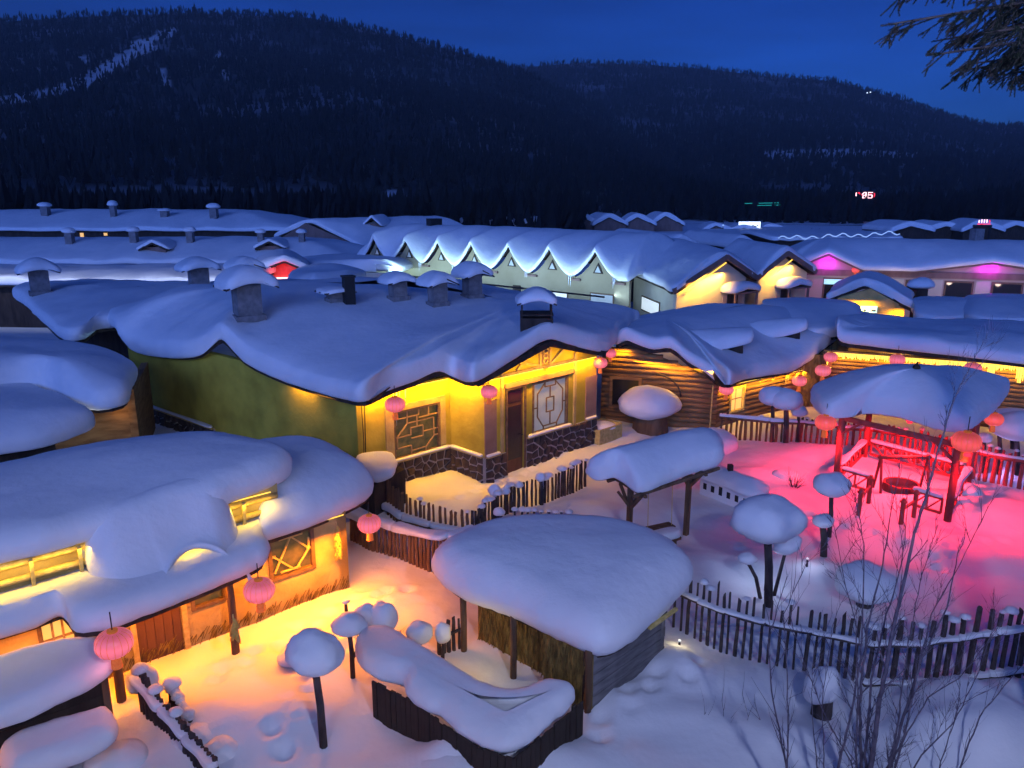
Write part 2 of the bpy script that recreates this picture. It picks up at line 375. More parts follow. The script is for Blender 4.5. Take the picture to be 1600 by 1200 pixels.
def stone_plinth(w, parent, a0, a1, z0, z1, size=0.25, o=0.05, gap=0.036, seed=1, name='plinth'):
    b = MB(); w.box(b, a0, a1, z0, z1, -0.05, o); pl = b.build(name, 'mortar', parent)
    rnd = random.Random(seed); nx = max(2, int((a1-a0)/size)); nz = max(1, int((z1-z0)/(size*0.85))); sx, sz = (a1-a0)/nx, (z1-z0)/nz
    seeds = [(a0+(i+0.5+rnd.uniform(-.38, .38))*sx, z0+(k+0.5+rnd.uniform(-.38, .38))*sz) for i in range(nx) for k in range(nz)]
    for i, (x, z) in enumerate(seeds):
        poly = [(a0, z0), (a1, z0), (a1, z1), (a0, z1)]
        for j, (x2, z2) in enumerate(seeds):
            if i != j and abs(x2-x) < size*3.2 and abs(z2-z) < size*3.2:
                A, B = x2-x, z2-z; dd = math.hypot(A, B)
                poly = clip_poly(poly, A/dd, B/dd, (A*(x+x2)/2+B*(z+z2)/2)/dd-gap/2)
                if len(poly) < 3: break
        if len(poly) < 3: continue
        cx, cz = sum(p[0] for p in poly)/len(poly), sum(p[1] for p in poly)/len(poly); pr = o+rnd.uniform(0.03, 0.075)
        s1, s2 = 0.94, 0.80; m = len(poly); b = MB()
        ring = lambda k, oo: [w.at(cx+(p[0]-cx)*k, cz+(p[1]-cz)*k, oo) for p in poly]
        b.add(ring(s1, o-0.01)+ring(s1, o+(pr-o)*0.6)+ring(s2, pr), [tuple(range(2*m, 3*m))]+[(r_*m+q, r_*m+(q+1) % m, (r_+1)*m+(q+1) % m, (r_+1)*m+q) for r_ in (0, 1) for q in range(m)])
        b.build('stone', 'stone_dark', pl)
    return pl
def window(w, parent, a0, a1, z0, z1, segs=(), pane='glass_dark', frame='frame_wood', fw=0.06, bar=0.03, o=0.03, grid=None, depth=0.10, barmat='lattice', name='window'):
    b = MB()
    w.box(b, a0, a1, z0, z0+fw, -depth, o); w.box(b, a0, a1, z1-fw, z1, -depth, o)
    w.box(b, a0, a0+fw, z0+fw, z1-fw, -depth, o); w.box(b, a1-fw, a1, z0+fw, z1-fw, -depth, o)
    fr = b.build(name, frame, parent)
    b = MB(); w.box(b, a0+fw, a1-fw, z0+fw, z1-fw, -depth+0.02, -depth+0.04); b.build('pane', pane, fr)
    W_, H_ = a1-a0-2*fw, z1-z0-2*fw
    sg = list(segs)
    if grid:
        nx, nz = grid
        sg += [((i/nx, 0), (i/nx, 1)) for i in range(1, nx)]+[((0, k/nz), (1, k/nz)) for k in range(1, nz)]
    for k, (p, q) in enumerate(sg):
        oo = 0.004*(k % 5)-0.012
        b = MB(); b.beam(w.at(a0+fw+p[0]*W_, z0+fw+p[1]*H_, oo), w.at(a0+fw+q[0]*W_, z0+fw+q[1]*H_, oo), bar, bar, up=w.n); b.build('lattice_bar', barmat, fr)
    return fr

# ================================================================== the setting
def gauss(x, y, cx, cy, sx, sy, rot=0.0):
    dx, dy = x-cx, y-cy
    if rot: C, S = math.cos(rot), math.sin(rot); dx, dy = dx*C+dy*S, -dx*S+dy*C
    return math.exp(-(dx*dx)/(2*sx*sx)-(dy*dy)/(2*sy*sy))
BUMPS = []
for px, py, h, s1, s2 in ((1560, 1165, 0.55, 0.7, 0.6), (1470, 1120, 0.22, 0.6, 0.5), (1330, 1050, 0.16, 0.5, 0.35), (700, 1190, 0.35, 0.35, 0.30), (780, 1195, 0.30, 0.35, 0.30), (870, 1190, 0.25, 0.5, 0.3),
                          (1240, 720, 0.22, 1.2, 0.8), (1180, 745, 0.25, 0.7, 0.5), (1350, 705, 0.15, 1.6, 0.5), (1550, 800, 0.22, 1.2, 0.7), (1450, 850, 0.14, 0.7, 0.5), (950, 800, 0.15, 0.6, 0.5),
                          (1100, 880, 0.18, 0.8, 0.5), (1050, 1040, 0.28, 0.35, 0.5), (970, 1100, 0.2, 0.5, 0.35), (1150, 1060, 0.16, 0.8, 0.4), (475, 1120, 0.18, 0.4, 0.3), (330, 1130, 0.2, 0.4, 0.4), (640, 790, 0.12, 0.9, 0.4),
                          (930, 665, 0.25, 0.8, 0.5), (400, 1140, 0.12, 0.9, 0.5), (1250, 985, 0.15, 1.1, 0.3), (1320, 890, 0.16, 0.8, 0.5), (1500, 1105, 0.2, 0.4, 0.35), (1590, 1095, 0.3, 0.35, 0.3), (1420, 1165, 0.25, 0.35, 0.3), (1520, 1195, 0.3, 0.4, 0.3), (1100, 1130, 0.14, 0.6, 0.3), (1240, 1150, 0.16, 0.45, 0.3), (1560, 880, 0.2, 0.5, 0.4), (1180, 880, 0.14, 0.4, 0.35), (1420, 900, 0.12, 0.4, 0.3)):
    p = P(px, py, 0.0); BUMPS.append((p.x, p.y, h, s1, s2))
STEPS = []
_r = random.Random(17)
for trail in (((430, 1180), (470, 1080), (560, 960), (640, 905)), ((330, 1060), (450, 990), (600, 920)), ((650, 800), (740, 765), (830, 730), (900, 695)), ((1150, 860), (1240, 800), (1370, 830), (1440, 860)), ((930, 1150), (1010, 1080), (1120, 1050)), ((1450, 880), (1540, 840), (1600, 850))):
    for (x0, y0), (x1, y1) in zip(trail, trail[1:]):
        p, q = P(x0, y0, 0), P(x1, y1, 0); n = max(2, int((q-p).length/0.30)); d = (q-p).normalized()
        for k in range(n):
            c = p.lerp(q, k/n)+Vector((-d.y, d.x, 0))*(0.11 if k % 2 else -0.11)+Vector((_r.uniform(-.05, .05), _r.uniform(-.05, .05), 0)); STEPS.append((c.x, c.y, _r.uniform(.06, .11)))
_cell = {}
for s_ in STEPS:
    for i in (-1, 0, 1):
        for j in (-1, 0, 1): _cell.setdefault((int(s_[0]//0.5)+i, int(s_[1]//0.5)+j), []).append(s_)
def ground_z(x, y):
    v = Vector((x, y, 0.0)); near = 1.0 if y < 40 else max(0.0, 1-(y-40)/40)
    z = 0.10*noise.noise(v*0.33)*near + 0.07*noise.noise(v*0.95)*near + 0.022*noise.noise(v*2.7)*near + 0.006*noise.noise(v*7.5)*near - 0.05
    if y < 8.0: z += min(5.4, (8.0-y)*0.66*min(1.0, (8.0-y)/2.5))
    if y < 34:
        for cx, cy, h, s1, s2 in BUMPS:
            if abs(x-cx) < 3.2*s1 and abs(y-cy) < 3.2*s2: z += h*gauss(x, y, cx, cy, s1, s2)
    for cx, cy, h in _cell.get((int(x//0.5), int(y//0.5)), ()):
        d2 = (x-cx)**2+(y-cy)**2
        if d2 < 0.16: z += -h*math.exp(-d2/0.018)+h*0.35*math.exp(-(math.sqrt(d2)-0.2)**2/0.006)
    return z
def lines(dense0, dense1, step, lo, hi, grow=1.13):
    a = list(np.arange(dense0, dense1+1e-6, step)); s = step; p = a[-1]
    while p < hi: s *= grow; p += s; a.append(p)
    s = step; p = a[0]
    while p > lo: s *= grow; p -= s; a.insert(0, p)
    return a
gx = lines(-9.5, 15.5, 0.085, -420, 460); gy = lines(7.0, 24.0, 0.085, -12, 420)
me = bpy.data.meshes.new('ground'); nx, ny = len(gx), len(gy)
me.from_pydata([(x, y, ground_z(x, y)) for y in gy for x in gx], [], [(j*nx+i, j*nx+i+1, (j+1)*nx+i+1, (j+1)*nx+i) for j in range(ny-1) for i in range(nx-1)])
me.polygons.foreach_set('use_smooth', [True]*len(me.polygons)); me.materials.append(M['snow_ground'])
g_o = bpy.data.objects.new('ground', me); COL.objects.link(g_o); tag(g_o, 'deep snow covering the yards and lanes of the village', None, kind='structure')

# ------------------------------------------------------------------ wooded mountains round the valley
def ridge_fn(pts):
    az = [math.atan2(px-800.0, FPX*_c-(py-600.0)*_s) for px, py in pts]; te = []
    for px, py in pts:
        d = ray(px, py); te.append(d.z/math.hypot(d.x, d.y))
    return lambda a: float(np.interp(a, az, te))
CLEAR_AND_BEAM = [((0, 172), (110, 142), (160, 125), (215, 92), (275, 50), (268, 40), (190, 75), (150, 110), (60, 140), (0, 152)),
         ((590, 335), (600, 300), (650, 305), (690, 330), (690, 345)),
         ((1195, 238), (1300, 232), (1440, 238), (1440, 246), (1300, 243), (1200, 250)),  # pale light beam over the slope, put into ground colour and tree gap
         ((120, 90), (140, 85), (138, 100)), ((250, 105), (262, 110), (268, 140), (255, 138)), ((340, 75), (348, 80), (350, 125), (342, 120))]
def inside(x, y, poly):
    c = False; n = len(poly)
    for i in range(n):
        (x1, y1), (x2, y2) = poly[i], poly[i-1]
        if (y1 > y) != (y2 > y) and x < (x2-x1)*(y-y1)/(y2-y1)+x1: c = not c
    return c
def to_px(p):
    dep = p.y*_c-(p.z-CAM_H)*_s
    return 800+FPX*p.x/dep, 600+FPX*(-p.y*_s-(p.z-CAM_H)*_c)/dep
def mountain(name, label, pts, D, r0, seed, na=420, nr=84, az0=-50, az1=50, back=0.35, rough=0.07, mat='hill_snow'):
    fn = ridge_fn(pts); sd = Vector((seed, seed*2.2, 0))
    def h(a, r):
        t = (r-r0)/(D-r0); top = D*fn(a)+CAM_H
        k = (0.62*t+0.38*t*t) if t <= 1 else 1-0.5*(t-1)/back
        p = Vector((math.sin(a)*r, math.cos(a)*r, 0))
        bump = noise.noise(p*(6.0/D)+sd)*0.6+noise.noise(p*(17.0/D)+sd)*0.3
        return top*k*(1+rough*bump*4*max(0, t)*max(0.0, 1-t)) if top > 0 else top*k
    azs = np.radians(np.linspace(az0, az1, na)); rs = np.linspace(r0, D*(1+back), nr); b = MB()
    b.v = [Vector((math.sin(a)*r, math.cos(a)*r, h(a, r))) for r in rs for a in azs]
    b.f = [(j*na+i, (j+1)*na+i, (j+1)*na+i+1, j*na+i+1) for j in range(nr-1) for i in range(na-1)]
    o = b.build(name, mat, None, loc=(0, 0, 0), smooth=True, fix=False); tag(o, label, None, kind='structure')
    at_ = o.data.attributes.new('snow_and_beam', 'FLOAT', 'POINT'); vals = []
    for v in b.v:
        qx, qy = to_px(v) if v.y > 50 else (-999, -999); j = noise.noise(v*0.02)*10
        vals.append(1.0 if any(inside(qx+j, qy+j*0.5, c) for c in CLEAR_AND_BEAM) else 0.0)
    at_.data.foreach_set('value', vals)
    return h
RL = [(-400, 110), (-200, 60), (0, 32), (130, 24), (300, 18), (480, 26), (600, 50), (700, 76), (800, 106), (900, 150), (1000, 205), (1100, 255), (1200, 300), (1400, 330)]
RR = [(500, 120), (700, 106), (820, 104), (900, 97), (1000, 99), (1100, 106), (1200, 118), (1300, 125), (1400, 152), (1500, 186), (1560, 198), (1600, 196), (1800, 150), (2100, 120)]
RN = [(1100, 352), (1250, 347), (1350, 342), (1450, 326), (1600, 307), (1750, 295), (2000, 280)]
hL = mountain('mountain_left', 'dark wooded mountain above the left half of the village', RL, 1100.0, 230.0, 1.0)
hR = mountain('mountain_right', 'long wooded mountain ridge closing the valley on the right', RR, 1750.0, 420.0, 5.0)
hN = mountain('hill_right', 'low dark hill rising at the right edge of the valley', RN, 330.0, 200.0, 9.0, na=120, nr=14, az0=8, az1=50)
mountain('far_mountain', 'pale far mountain beyond the right ridge', [(1440, 230), (1490, 188), (1540, 176), (1580, 182), (1650, 200), (1800, 230)], 3200.0, 2000.0, 3.0, na=60, nr=8, az0=18, az1=50)
def wood(name, label, h, D, r0, n, seed, tall=(6, 11), az0=-38, az1=38, lowest=0.06):
    """a far wood that reads as one mass: spruces and bare crowns, each a few small faces"""
    rnd = random.Random(seed); V = []; Fc = []; cnt = 0; tries = 0
    while cnt < n and tries < n*4:
        tries += 1
        a = R(rnd.uniform(az0, az1)); t = lowest+(1.06-lowest)*rnd.random()**0.9; r = r0+(D-r0)*t
        x, y = math.sin(a)*r, math.cos(a)*r; z = h(a, r); p = Vector((x, y, z))
        dn = noise.noise(p*(9.0/D)+Vector((seed, 0, 0)))
        qx, qy = to_px(p+Vector((0, 0, 3)))
        jit = rnd.gauss(0, 6)
        if any(inside(qx+jit, qy+jit*0.6, c) for c in CLEAR_AND_BEAM) and rnd.random() > 0.10: continue
        if dn < -0.25 and rnd.random() < 0.45: continue
        H = rnd.uniform(*tall)*(1.2 if rnd.random() < 0.12 else 1.0); cnt += 1; k = len(V)
        if rnd.random() < 0.5:                     # spruce: three skirts
            for lv in range(3):
                zb, zt, rr = H*(0.08+0.27*lv), H*(0.48+0.26*lv), H*(0.20-0.05*lv); k = len(V); m = 5; o = rnd.random()*6
                for j in range(m):
                    q = o+2*math.pi*j/m; w = rr*rnd.uniform(0.7, 1.25); V.append((x+w*math.cos(q), y+w*math.sin(q), z+zb-rnd.uniform(0, 0.06)*H))
                V.append((x, y, z+zt))
                Fc += [(k+j, k+(j+1) % m, k+m) for j in range(m)]
        else:                                      # bare crown: thin upward sprays
            for j in range(9):
                q = rnd.random()*6.28; sp = H*rnd.uniform(0.10, 0.30); zt = H*rnd.uniform(0.6, 1.0); w = H*0.05; k = len(V)
                q2 = q+rnd.uniform(0.8, 2.4)
                V += [(x+w*math.cos(q2), y+w*math.sin(q2), z+H*rnd.uniform(0, .3)), (x+sp*math.cos(q), y+sp*math.sin(q), z+zt*0.7), (x+sp*0.8*math.cos(q)+w, y+sp*0.8*math.sin(q), z+zt)]
                Fc.append((k, k+1, k+2))
    me = bpy.data.meshes.new(name); me.from_pydata(V, [], Fc); me.materials.append(M['forest']); o = bpy.data.objects.new(name, me); COL.objects.link(o)
    return tag(o, label, 'forest', kind='stuff')
wood('forest', 'dark winter forest covering the left mountain', hL, 1100.0, 230.0, 16500, 11, tall=(5, 10), az0=-36, az1=24)
wood('forest', 'dark winter forest covering the right mountain ridge', hR, 1750.0, 420.0, 19000, 12, tall=(6, 11), az0=-14, az1=37)
flat = lambda a, r: 0.0
wood('forest', 'dark wood standing at the foot of the left mountain behind the barns', flat, 285.0, 118.0, 2600, 14, tall=(5, 9), az0=-38, az1=5, lowest=0.0)
wood('forest', 'dark wood across the valley floor beyond the far houses', flat, 480.0, 215.0, 2600, 15, tall=(5, 9), az0=3, az1=37, lowest=0.0)
wood('forest', 'dark wood on the low hill at the right edge', hN, 330.0, 200.0, 1100, 13, tall=(4, 7), az0=14, az1=37)

# ================================================================== big yellow house in the middle
def chimney(parent, px, py, z, wpx, hpx, dark=True, mat='brick_flue', open_=False, seed=0, rot=0.6, on=None):
    """flue with a little gabled roof under a lump of snow; (px, py) is its foot on the roof"""
    p = (hit(on, px, py) if on else None) or P(px, py, z); dist = (p-cam.location).length; w = wpx*dist/FPX; hh = hpx*dist/FPX
    b = MB()
    if open_:
        for sx in (-1, 1):
            for sy in (-1, 1):
                b.box((p.x+sx*w*0.45, p.y+sy*w*0.35, p.z+hh*0.3), (0.04, 0.04, hh*0.7), 0)
        b.box((p.x, p.y, p.z-0.05), (w, w*0.8, hh*0.42), 0); b.box((p.x, p.y, p.z+hh*0.25), (w*1.02, w*0.82, 0.05), 0)
    else:
        b.box((p.x, p.y, p.z+hh*0.32-0.1), (w*0.56, w*0.50, hh*0.70+0.2), rot); b.box((p.x, p.y, p.z+0.02), (w*0.68, w*0.60, 0.16), rot)
    ch = b.build('chimney', mat, parent)
    zt = p.z+hh*(0.68 if not open_ else 0.62); C, S = math.cos(rot if not open_ else 0), math.sin(rot if not open_ else 0)
    L = lambda x, y, zz: Vector((p.x+x*C-y*S, p.y+x*S+y*C, zz))
    b = MB(); e = 0.60*w
    for s in (-1, 1):
        b.plate([L(s*e, -e, zt-0.10*hh), L(s*e, e, zt-0.10*hh), L(0, e, zt+0.12*hh), L(0, -e, zt+0.12*hh)], (0, 0, 1), 0.04)
    b.build('chimney_roof', 'dark_wood', ch)
    ol = [L(x*w, y*w, zt-0.10*hh+0.16*hh*(1-abs(x)/0.6)) for x, y in ((-.56, -.58), (-.2, -.66), (.2, -.60), (.58, -.56), (.64, 0), (.58, .56), (0, .62), (-.58, .56), (-.63, 0))]
    snow_cap('chimney_snow', ol, [L(0, -.25*w, zt+0.16*hh), L(0, .25*w, zt+0.16*hh)], 0.17*hh, parent=ch, step=0.12, amp=0.02, lump=0.025, rings=4, seed=seed+px*0.01)
    return ch
def icicles(parent, p, q, n, lmin, lmax, seed=1, name='icicle'):
    rnd = random.Random(seed); p, q = Vector(p), Vector(q)
    for i in range(n):
        a = p.lerp(q, (i+rnd.random()*0.8)/n); l = rnd.uniform(lmin, lmax); b = MB()
        b.tube([a+Vector((0, 0, 0.03)), a-Vector((0, 0, l*0.35)), a-Vector((0.01, 0, l))], [0.022+l*0.03, 0.014+l*0.015, 0.002], 6); b.build(name, 'ice', parent, smooth=True)

FD = Vector((0.724, 0.690, 0))                     # the run of the house fronts
A0 = Vector((-3.87, 18.38, 0)); A1 = A0+FD*2.98; A2 = Vector((-0.74, 19.50, 0)); A3 = A2+FD*4.55; AB = Vector((-13.2, 25.9, 0))
hA = thing('plaster_house', 'yellow plaster house under a broad blue snow roof, stone plinth and lattice windows', 'house', (-3, 23, 0))
W1, W2, W3, W4 = Wall(A0, A1), Wall(A1, A2), Wall(A2, A3), Wall(AB, A0)
ZE = 2.62
a0, z1_ = W1.px(613, 640); a1, z0_ = W1.px(688, 703)
zt = W1.px(688, 627)[1]
win1 = (a0, a1, W1.px(620, 722)[1]+0.05, zt)
W1.wall('wall', 'plaster_yellow', hA, -0.3, 2.62, [win1])
W2.wall('wall', 'plaster_yellow', hA, -0.3, 2.70)
d0 = W3.px(792, 722)[0]; d1 = W3.px(818, 722)[0]; dz = W3.px(805, 607)[1]
wa0, wa1 = W3.px(831, 690)[0], W3.px(886, 668)[0]; wz0, wz1 = W3.px(860, 672)[1]+0.02, W3.px(860, 592)[1]
pk = W3.px(848, 541)
W3.wall('wall', 'plaster_yellow', hA, -0.3, 2.78, [(d0, d1, -0.3, dz), (wa0, wa1, wz0, wz1)], gable=[(W3.L*0.5, 3.42)])
W4.wall('wall', 'plaster_yellow', hA, -0.3, 2.82, [])
b = MB(); wb = Wall(A3, A3+Vector((-6.5, 7.5, 0))); wb.box(b, 0, wb.L, -0.3, ZE+.1, -0.2, 0); b.build('wall', 'plaster_yellow', hA)
# lattice windows (a wooden fret like the photograph's)
fret1 = [((0, .86), (.55, .86)), ((.55, .86), (.55, 1)), ((.28, 1), (.28, .72)), ((.78, 1), (.78, .8)), ((.55, .8), (1, .8)), ((.28, .72), (.9, .72)), ((.9, .72), (.9, .3)), ((.04, .45), (.28, .72)), ((.04, .2), (.04, .45)),
         ((.04, .45), (.36, .45)), ((.36, .45), (.36, .6)), ((.36, .6), (.64, .6)), ((.64, .6), (.64, .36)), ((.36, .36), (.64, .36)), ((.5, .6), (.5, .86)), ((.64, .45), (1, .45)), ((.04, .2), (.36, .2)), ((.36, .2), (.36, 0)), ((.36, .08), (.7, .08)), ((.7, .08), (.9, .3)), ((.9, .3), (1, .3)), ((.7, .08), (.7, 0))]
fret2 = [((.12, .78), (.34, .98)), ((.12, .78), (.12, .3)), ((.12, .3), (.3, .06)), ((.88, .78), (.66, .98)), ((.88, .78), (.88, .3)), ((.88, .3), (.7, .06)), ((.34, .9), (.66, .9)), ((.38, .36), (.62, .36)), ((.38, .66), (.62, .66)), ((.38, .36), (.38, .66)),
         ((.62, .36), (.62, .66)), ((.5, .66), (.5, .9)), ((.5, .36), (.5, .08)), ((.3, .08), (.7, .08)), ((0, .5), (.12, .5)), ((.88, .5), (1, .5)), ((.34, .9), (.34, 1)), ((.66, .9), (.66, 1)), ((.3, .08), (.3, 0)), ((.7, .08), (.7, 0))]
window(W1, hA, *win1, segs=fret1, pane='glass_green', bar=0.028)
window(W3, hA, wa0, wa1, wz0, wz1, segs=fret2, pane='glass_pale', bar=0.03, barmat='frame_wood')
# plaster surround of the left window
b = MB(); s_ = 0.13
W1.box(b, win1[0]-s_-0.12, win1[0]-0.003, 0.55, win1[3]+0.16, 0.002, 0.05); W1.box(b, win1[1]+0.003, win1[1]+s_+0.05, 0.75, win1[3]+0.16, 0.002, 0.05); W1.box(b, win1[0]-0.003, win1[1]+0.003, win1[3]+0.003, win1[3]+0.16, 0.002, 0.045)
b.build('window_surround', 'plaster_mud', hA)
# door with glazed panel
b = MB(); W3.box(b, d0, d1, -0.2, dz, -0.1, -0.04); dr = b.build('door', 'door_wood', hA)
b = MB(); W3.box(b, d0+0.08, d1-0.08, 0.28, dz-0.5, -0.05, -0.03); b.build('door_glass', 'glass_dark', dr)
b = MB(); W3.box(b, d0+0.08, d1-0.08, dz-0.4, dz-0.08, -0.05, -0.03); b.build('door_glass', 'glass_dark', dr)
b = MB(); b.tube([W3.at(d1-0.05, 0.95, -0.03), W3.at(d1-0.05, 0.95, 0.02), W3.at(d1-0.14, 0.95, 0.03)], 0.012, 6); b.build('door_handle', 'metal_black', dr)
b = MB(); W3.box(b, d0-0.06, d0-0.003, -0.2, dz+0.06, 0.0, 0.05); W3.box(b, d1+0.003, d1+0.06, -0.2, dz+0.06, 0.0, 0.05); W3.box(b, d0-0.003, d1+0.003, dz+0.003, dz+0.06, 0.0, 0.05); b.build('door_frame', 'frame_wood', dr)
# pilasters, lintel, gable timbers
for x0, x1, mt in ((0.0, 0.42, 'pilaster_brown'), (W3.L-0.50, W3.L, 'pilaster_brown')):
    b = MB(); W3.box(b, x0, x1, 0.55, 2.15, 0.002, 0.04); b.build('pilaster', mt, hA)
b = MB(); W3.box(b, d0-0.1, wa1+0.2, dz+0.07, dz+0.2, 0.003, 0.07); b.build('lintel', 'pilaster_brown', hA)
b = MB(); W3.box(b, d0-0.15, wa1+0.3, 2.72, 2.80, 0.003, 0.06); b.build('tie_beam', 'plaster_mud', hA)
def timber(a, z, a2, z2, w=0.07): b = MB(); b.beam(W3.at(a, z, 0.03), W3.at(a2, z2, 0.03), w, 0.06, up=W3.n); b.build('gable_timber', 'plaster_mud', hA)
mid = W3.L*0.5
timber(mid-0.2, 2.80, mid-0.2, 3.36); timber(mid+0.2, 2.80, mid+0.2, 3.36); timber(mid-0.25, 2.82, mid-1.1, 3.05); timber(mid+0.25, 2.82, mid+0.85, 3.2); timber(d0-0.2, 0.6, d0-0.2, 2.9, 0.09); timber(wa1+0.28, 0.6, wa1+0.28, 2.95, 0.09)
timber(mid-1.1, 2.82, mid-0.55, 3.22); timber(mid+1.3, 2.82, mid+1.3, 2.98)
b = MB(); W3.box(b, mid-0.16, mid+0.16, 2.83, 3.32, 0.004, 0.035); b.build('gable_ornament', 'pilaster_brown', hA)
for k in range(3):
    b = MB(); c = 2.95+0.14*k
    b.tube([W3.at(mid+0.085*math.cos(t), c+0.085*math.sin(t), 0.06) for t in np.linspace(0, 2*math.pi, 15)], 0.018, 5); b.build('ornament_ring', 'straw', hA, smooth=True)
# plinths with fieldstone
stone_plinth(W1, hA, 0.1, W1.L-0.06, -0.3, win1[2]-0.04, seed=3)
stone_plinth(W2, hA, 0.08, W2.L-0.002, -0.3, 0.60, seed=4)
stone_plinth(W3, hA, 0.0, d0-0.07, -0.3, 0.58, seed=5); stone_plinth(W3, hA, d1+0.07, W3.L, -0.3, wz0-0.05, seed=6)
stone_plinth(W4, hA, 0.1, 5.2, -0.6, 0.42, size=0.30, seed=7)
for w, x0, x1, z in ((W1, win1[0]-0.35, win1[1]+0.3, win1[2]-0.045), (W2, 0.06, W2.L-0.01, 0.60), (W3, 0.03, 0.5, 0.58), (W3, d1+0.1, wa1+0.1, wz0-0.05), (W3, W3.L-0.5, W3.L-0.03, wz0-0.04), (W4, 0.1, 5.2, 0.425)):
    b = MB(); w.box(b, x0, x1, z+0.003, z+0.045, 0.003, 0.12); sl_ = b.build('sill', 'plaster_mud', hA)
    ln = x1-x0; ol = [w.at(x0+ln*t, z+0.045, o) for t, o in ((0.02, 0.02), (0.3, 0.01), (0.7, 0.015), (0.98, 0.02), (0.99, 0.11), (0.7, 0.13), (0.3, 0.12), (0.01, 0.12))]
    snow_cap('sill_snow', ol, [w.at(x0+ln*.1, z+0.05, 0.06), w.at(x1-ln*.1, z+0.05, 0.06)], 0.05, parent=sl_, step=0.15, amp=0.008, lump=0.008, rings=2)
b = MB(); b.tube([W1.at(0.22, 2.6, 0.04), W1.at(0.2, 1.4, 0.03), W1.at(0.14, 0.0, 0.03)], 0.012, 5); b.build('wall_cable', 'cable', hA)
b = MB(); b.tube([W1.at(0.12, 2.6, 0.04), W1.at(0.15, 1.4, 0.03), W1.at(0.10, 0.3, 0.03)], 0.010, 5); b.build('wall_cable', 'cable', hA)
# roof
olA = [W4.pt(x, y, o) for x, y, o in ((183, 520, 0.25), (200, 545, 0.3), (258, 560, 0.35), (312, 556, 0.35), (331, 541, 0.32), (345, 531, 0.30), (360, 545, 0.32), (380, 566, 0.35), (430, 592, 0.35), (490, 613, 0.35), (540, 626, 0.38))]
olA += [P(566, 629, 2.66)]+[W1.pt(x, y, 0.45) for x, y in ((600, 613), (645, 597), (685, 581), (706, 590))]+[W3.pt(x, y, 0.45) for x, y in ((738, 598), (752, 593), (800, 564), (848, 534), (862, 531), (900, 542), (942, 550))]+[P(968, 531, 2.80), P(992, 506, 2.72)]
olA += [Vector(q) for q in ((4.9, 29.0, 2.6), (2.6, 31.5, 2.6), (-1.0, 33.5, 2.65), (-6.0, 34.0, 2.7), (-11.5, 32.0, 2.7), (-15.2, 29.6, 2.6))]
spA = [Vector((-9.3, 27.4, 3.95)), Vector((-3.4, 27.6, 4.0)), Vector((0.6, 25.6, 3.45))]
snA = snow_cap('roof_snow', olA, spA, 0.46, r=0.15, parent=hA, step=0.25, amp=0.07, lump=0.035, rings=14, power=0.85, seed=1)
roof_board('roof', olA, spA, hA, inset=0.14, t=0.13, power=0.85)
bp = [W3.pt(x, y, 0.38) for x, y in ((745, 600), (858, 537), (946, 553))]
for pa, pb in zip(bp, bp[1:]): b = MB(); b.beam(pa, pb, 0.06, 0.16); b.build('barge_board', 'dark_wood', hA)
for a in ((388, 496, 3.62, 62, 76), (525, 470, 3.9, 40, 22), (622, 467, 3.95, 40, 42), (684, 476, 3.9, 42, 52), (738, 464, 3.95, 42, 54), (384, 446, 3.9, 40, 42)): chimney(hA, *a, on=snA)
chimney(hA, 838, 504, 3.55, 50, 58, open_=True, mat='dark_wood', on=snA)
b = MB(); p = hit(snA, 546, 474) or P(546, 474, 3.95); b.box((p.x, p.y, p.z+0.3), (0.32, 0.32, 1.05), 0.5); b.box((p.x, p.y, p.z+0.84), (0.38, 0.38, 0.06), 0.5); b.build('flue', 'metal_black', hA)
icicles(hA, P(541, 622, 2.46), P(556, 626, 2.46), 3, 0.25, 0.6, 3); icicles(hA, P(561, 626, 2.46), P(566, 626, 2.46), 1, 0.5, 0.6, 4)
icicles(hA, P(612, 607, 2.6), P(634, 600, 2.66), 4, 0.3, 1.35, 8); icicles(hA, P(926, 548, 2.8), P(938, 549, 2.8), 4, 0.5, 1.3, 9)
# light runs under the eaves
for w, x0, x1, z, e in ((W1, 0.05, W1.L-0.1, 2.58, 80), (W3, 0.1, mid-0.1, 2.72, 44), (W3, mid+0.1, W3.L-0.1, 2.72, 44), (W2, 0.1, W2.L-0.1, 2.62, 42)):
    b = MB(); w.box(b, x0, x1, z-0.01, z+0.005, 0.05, 0.065); b.build('light_strip', 'led_yellow', hA)
    strip_lamp('eave_light', w.at(x0, z-0.04, 0.20), w.at(x1, z-0.04, 0.20), e*1.0, YEL, -w.n*0.35+Vector((0, 0, -1)), parent=hA)
strip_lamp('eave_light', W4.at(W4.L-2.6, 2.5, 0.2), W4.at(W4.L-0.1, 2.5, 0.2), 16, YEL, -W4.n*0.5+Vector((0, 0, -1)), parent=hA)
strip_lamp('gable_light', W3.at(mid-1.6, 2.86, 0.30), W3.at(mid+1.6, 2.86, 0.30), 22, YEL, -W3.n*0.8+Vector((0, 0, 0.7)), parent=hA)

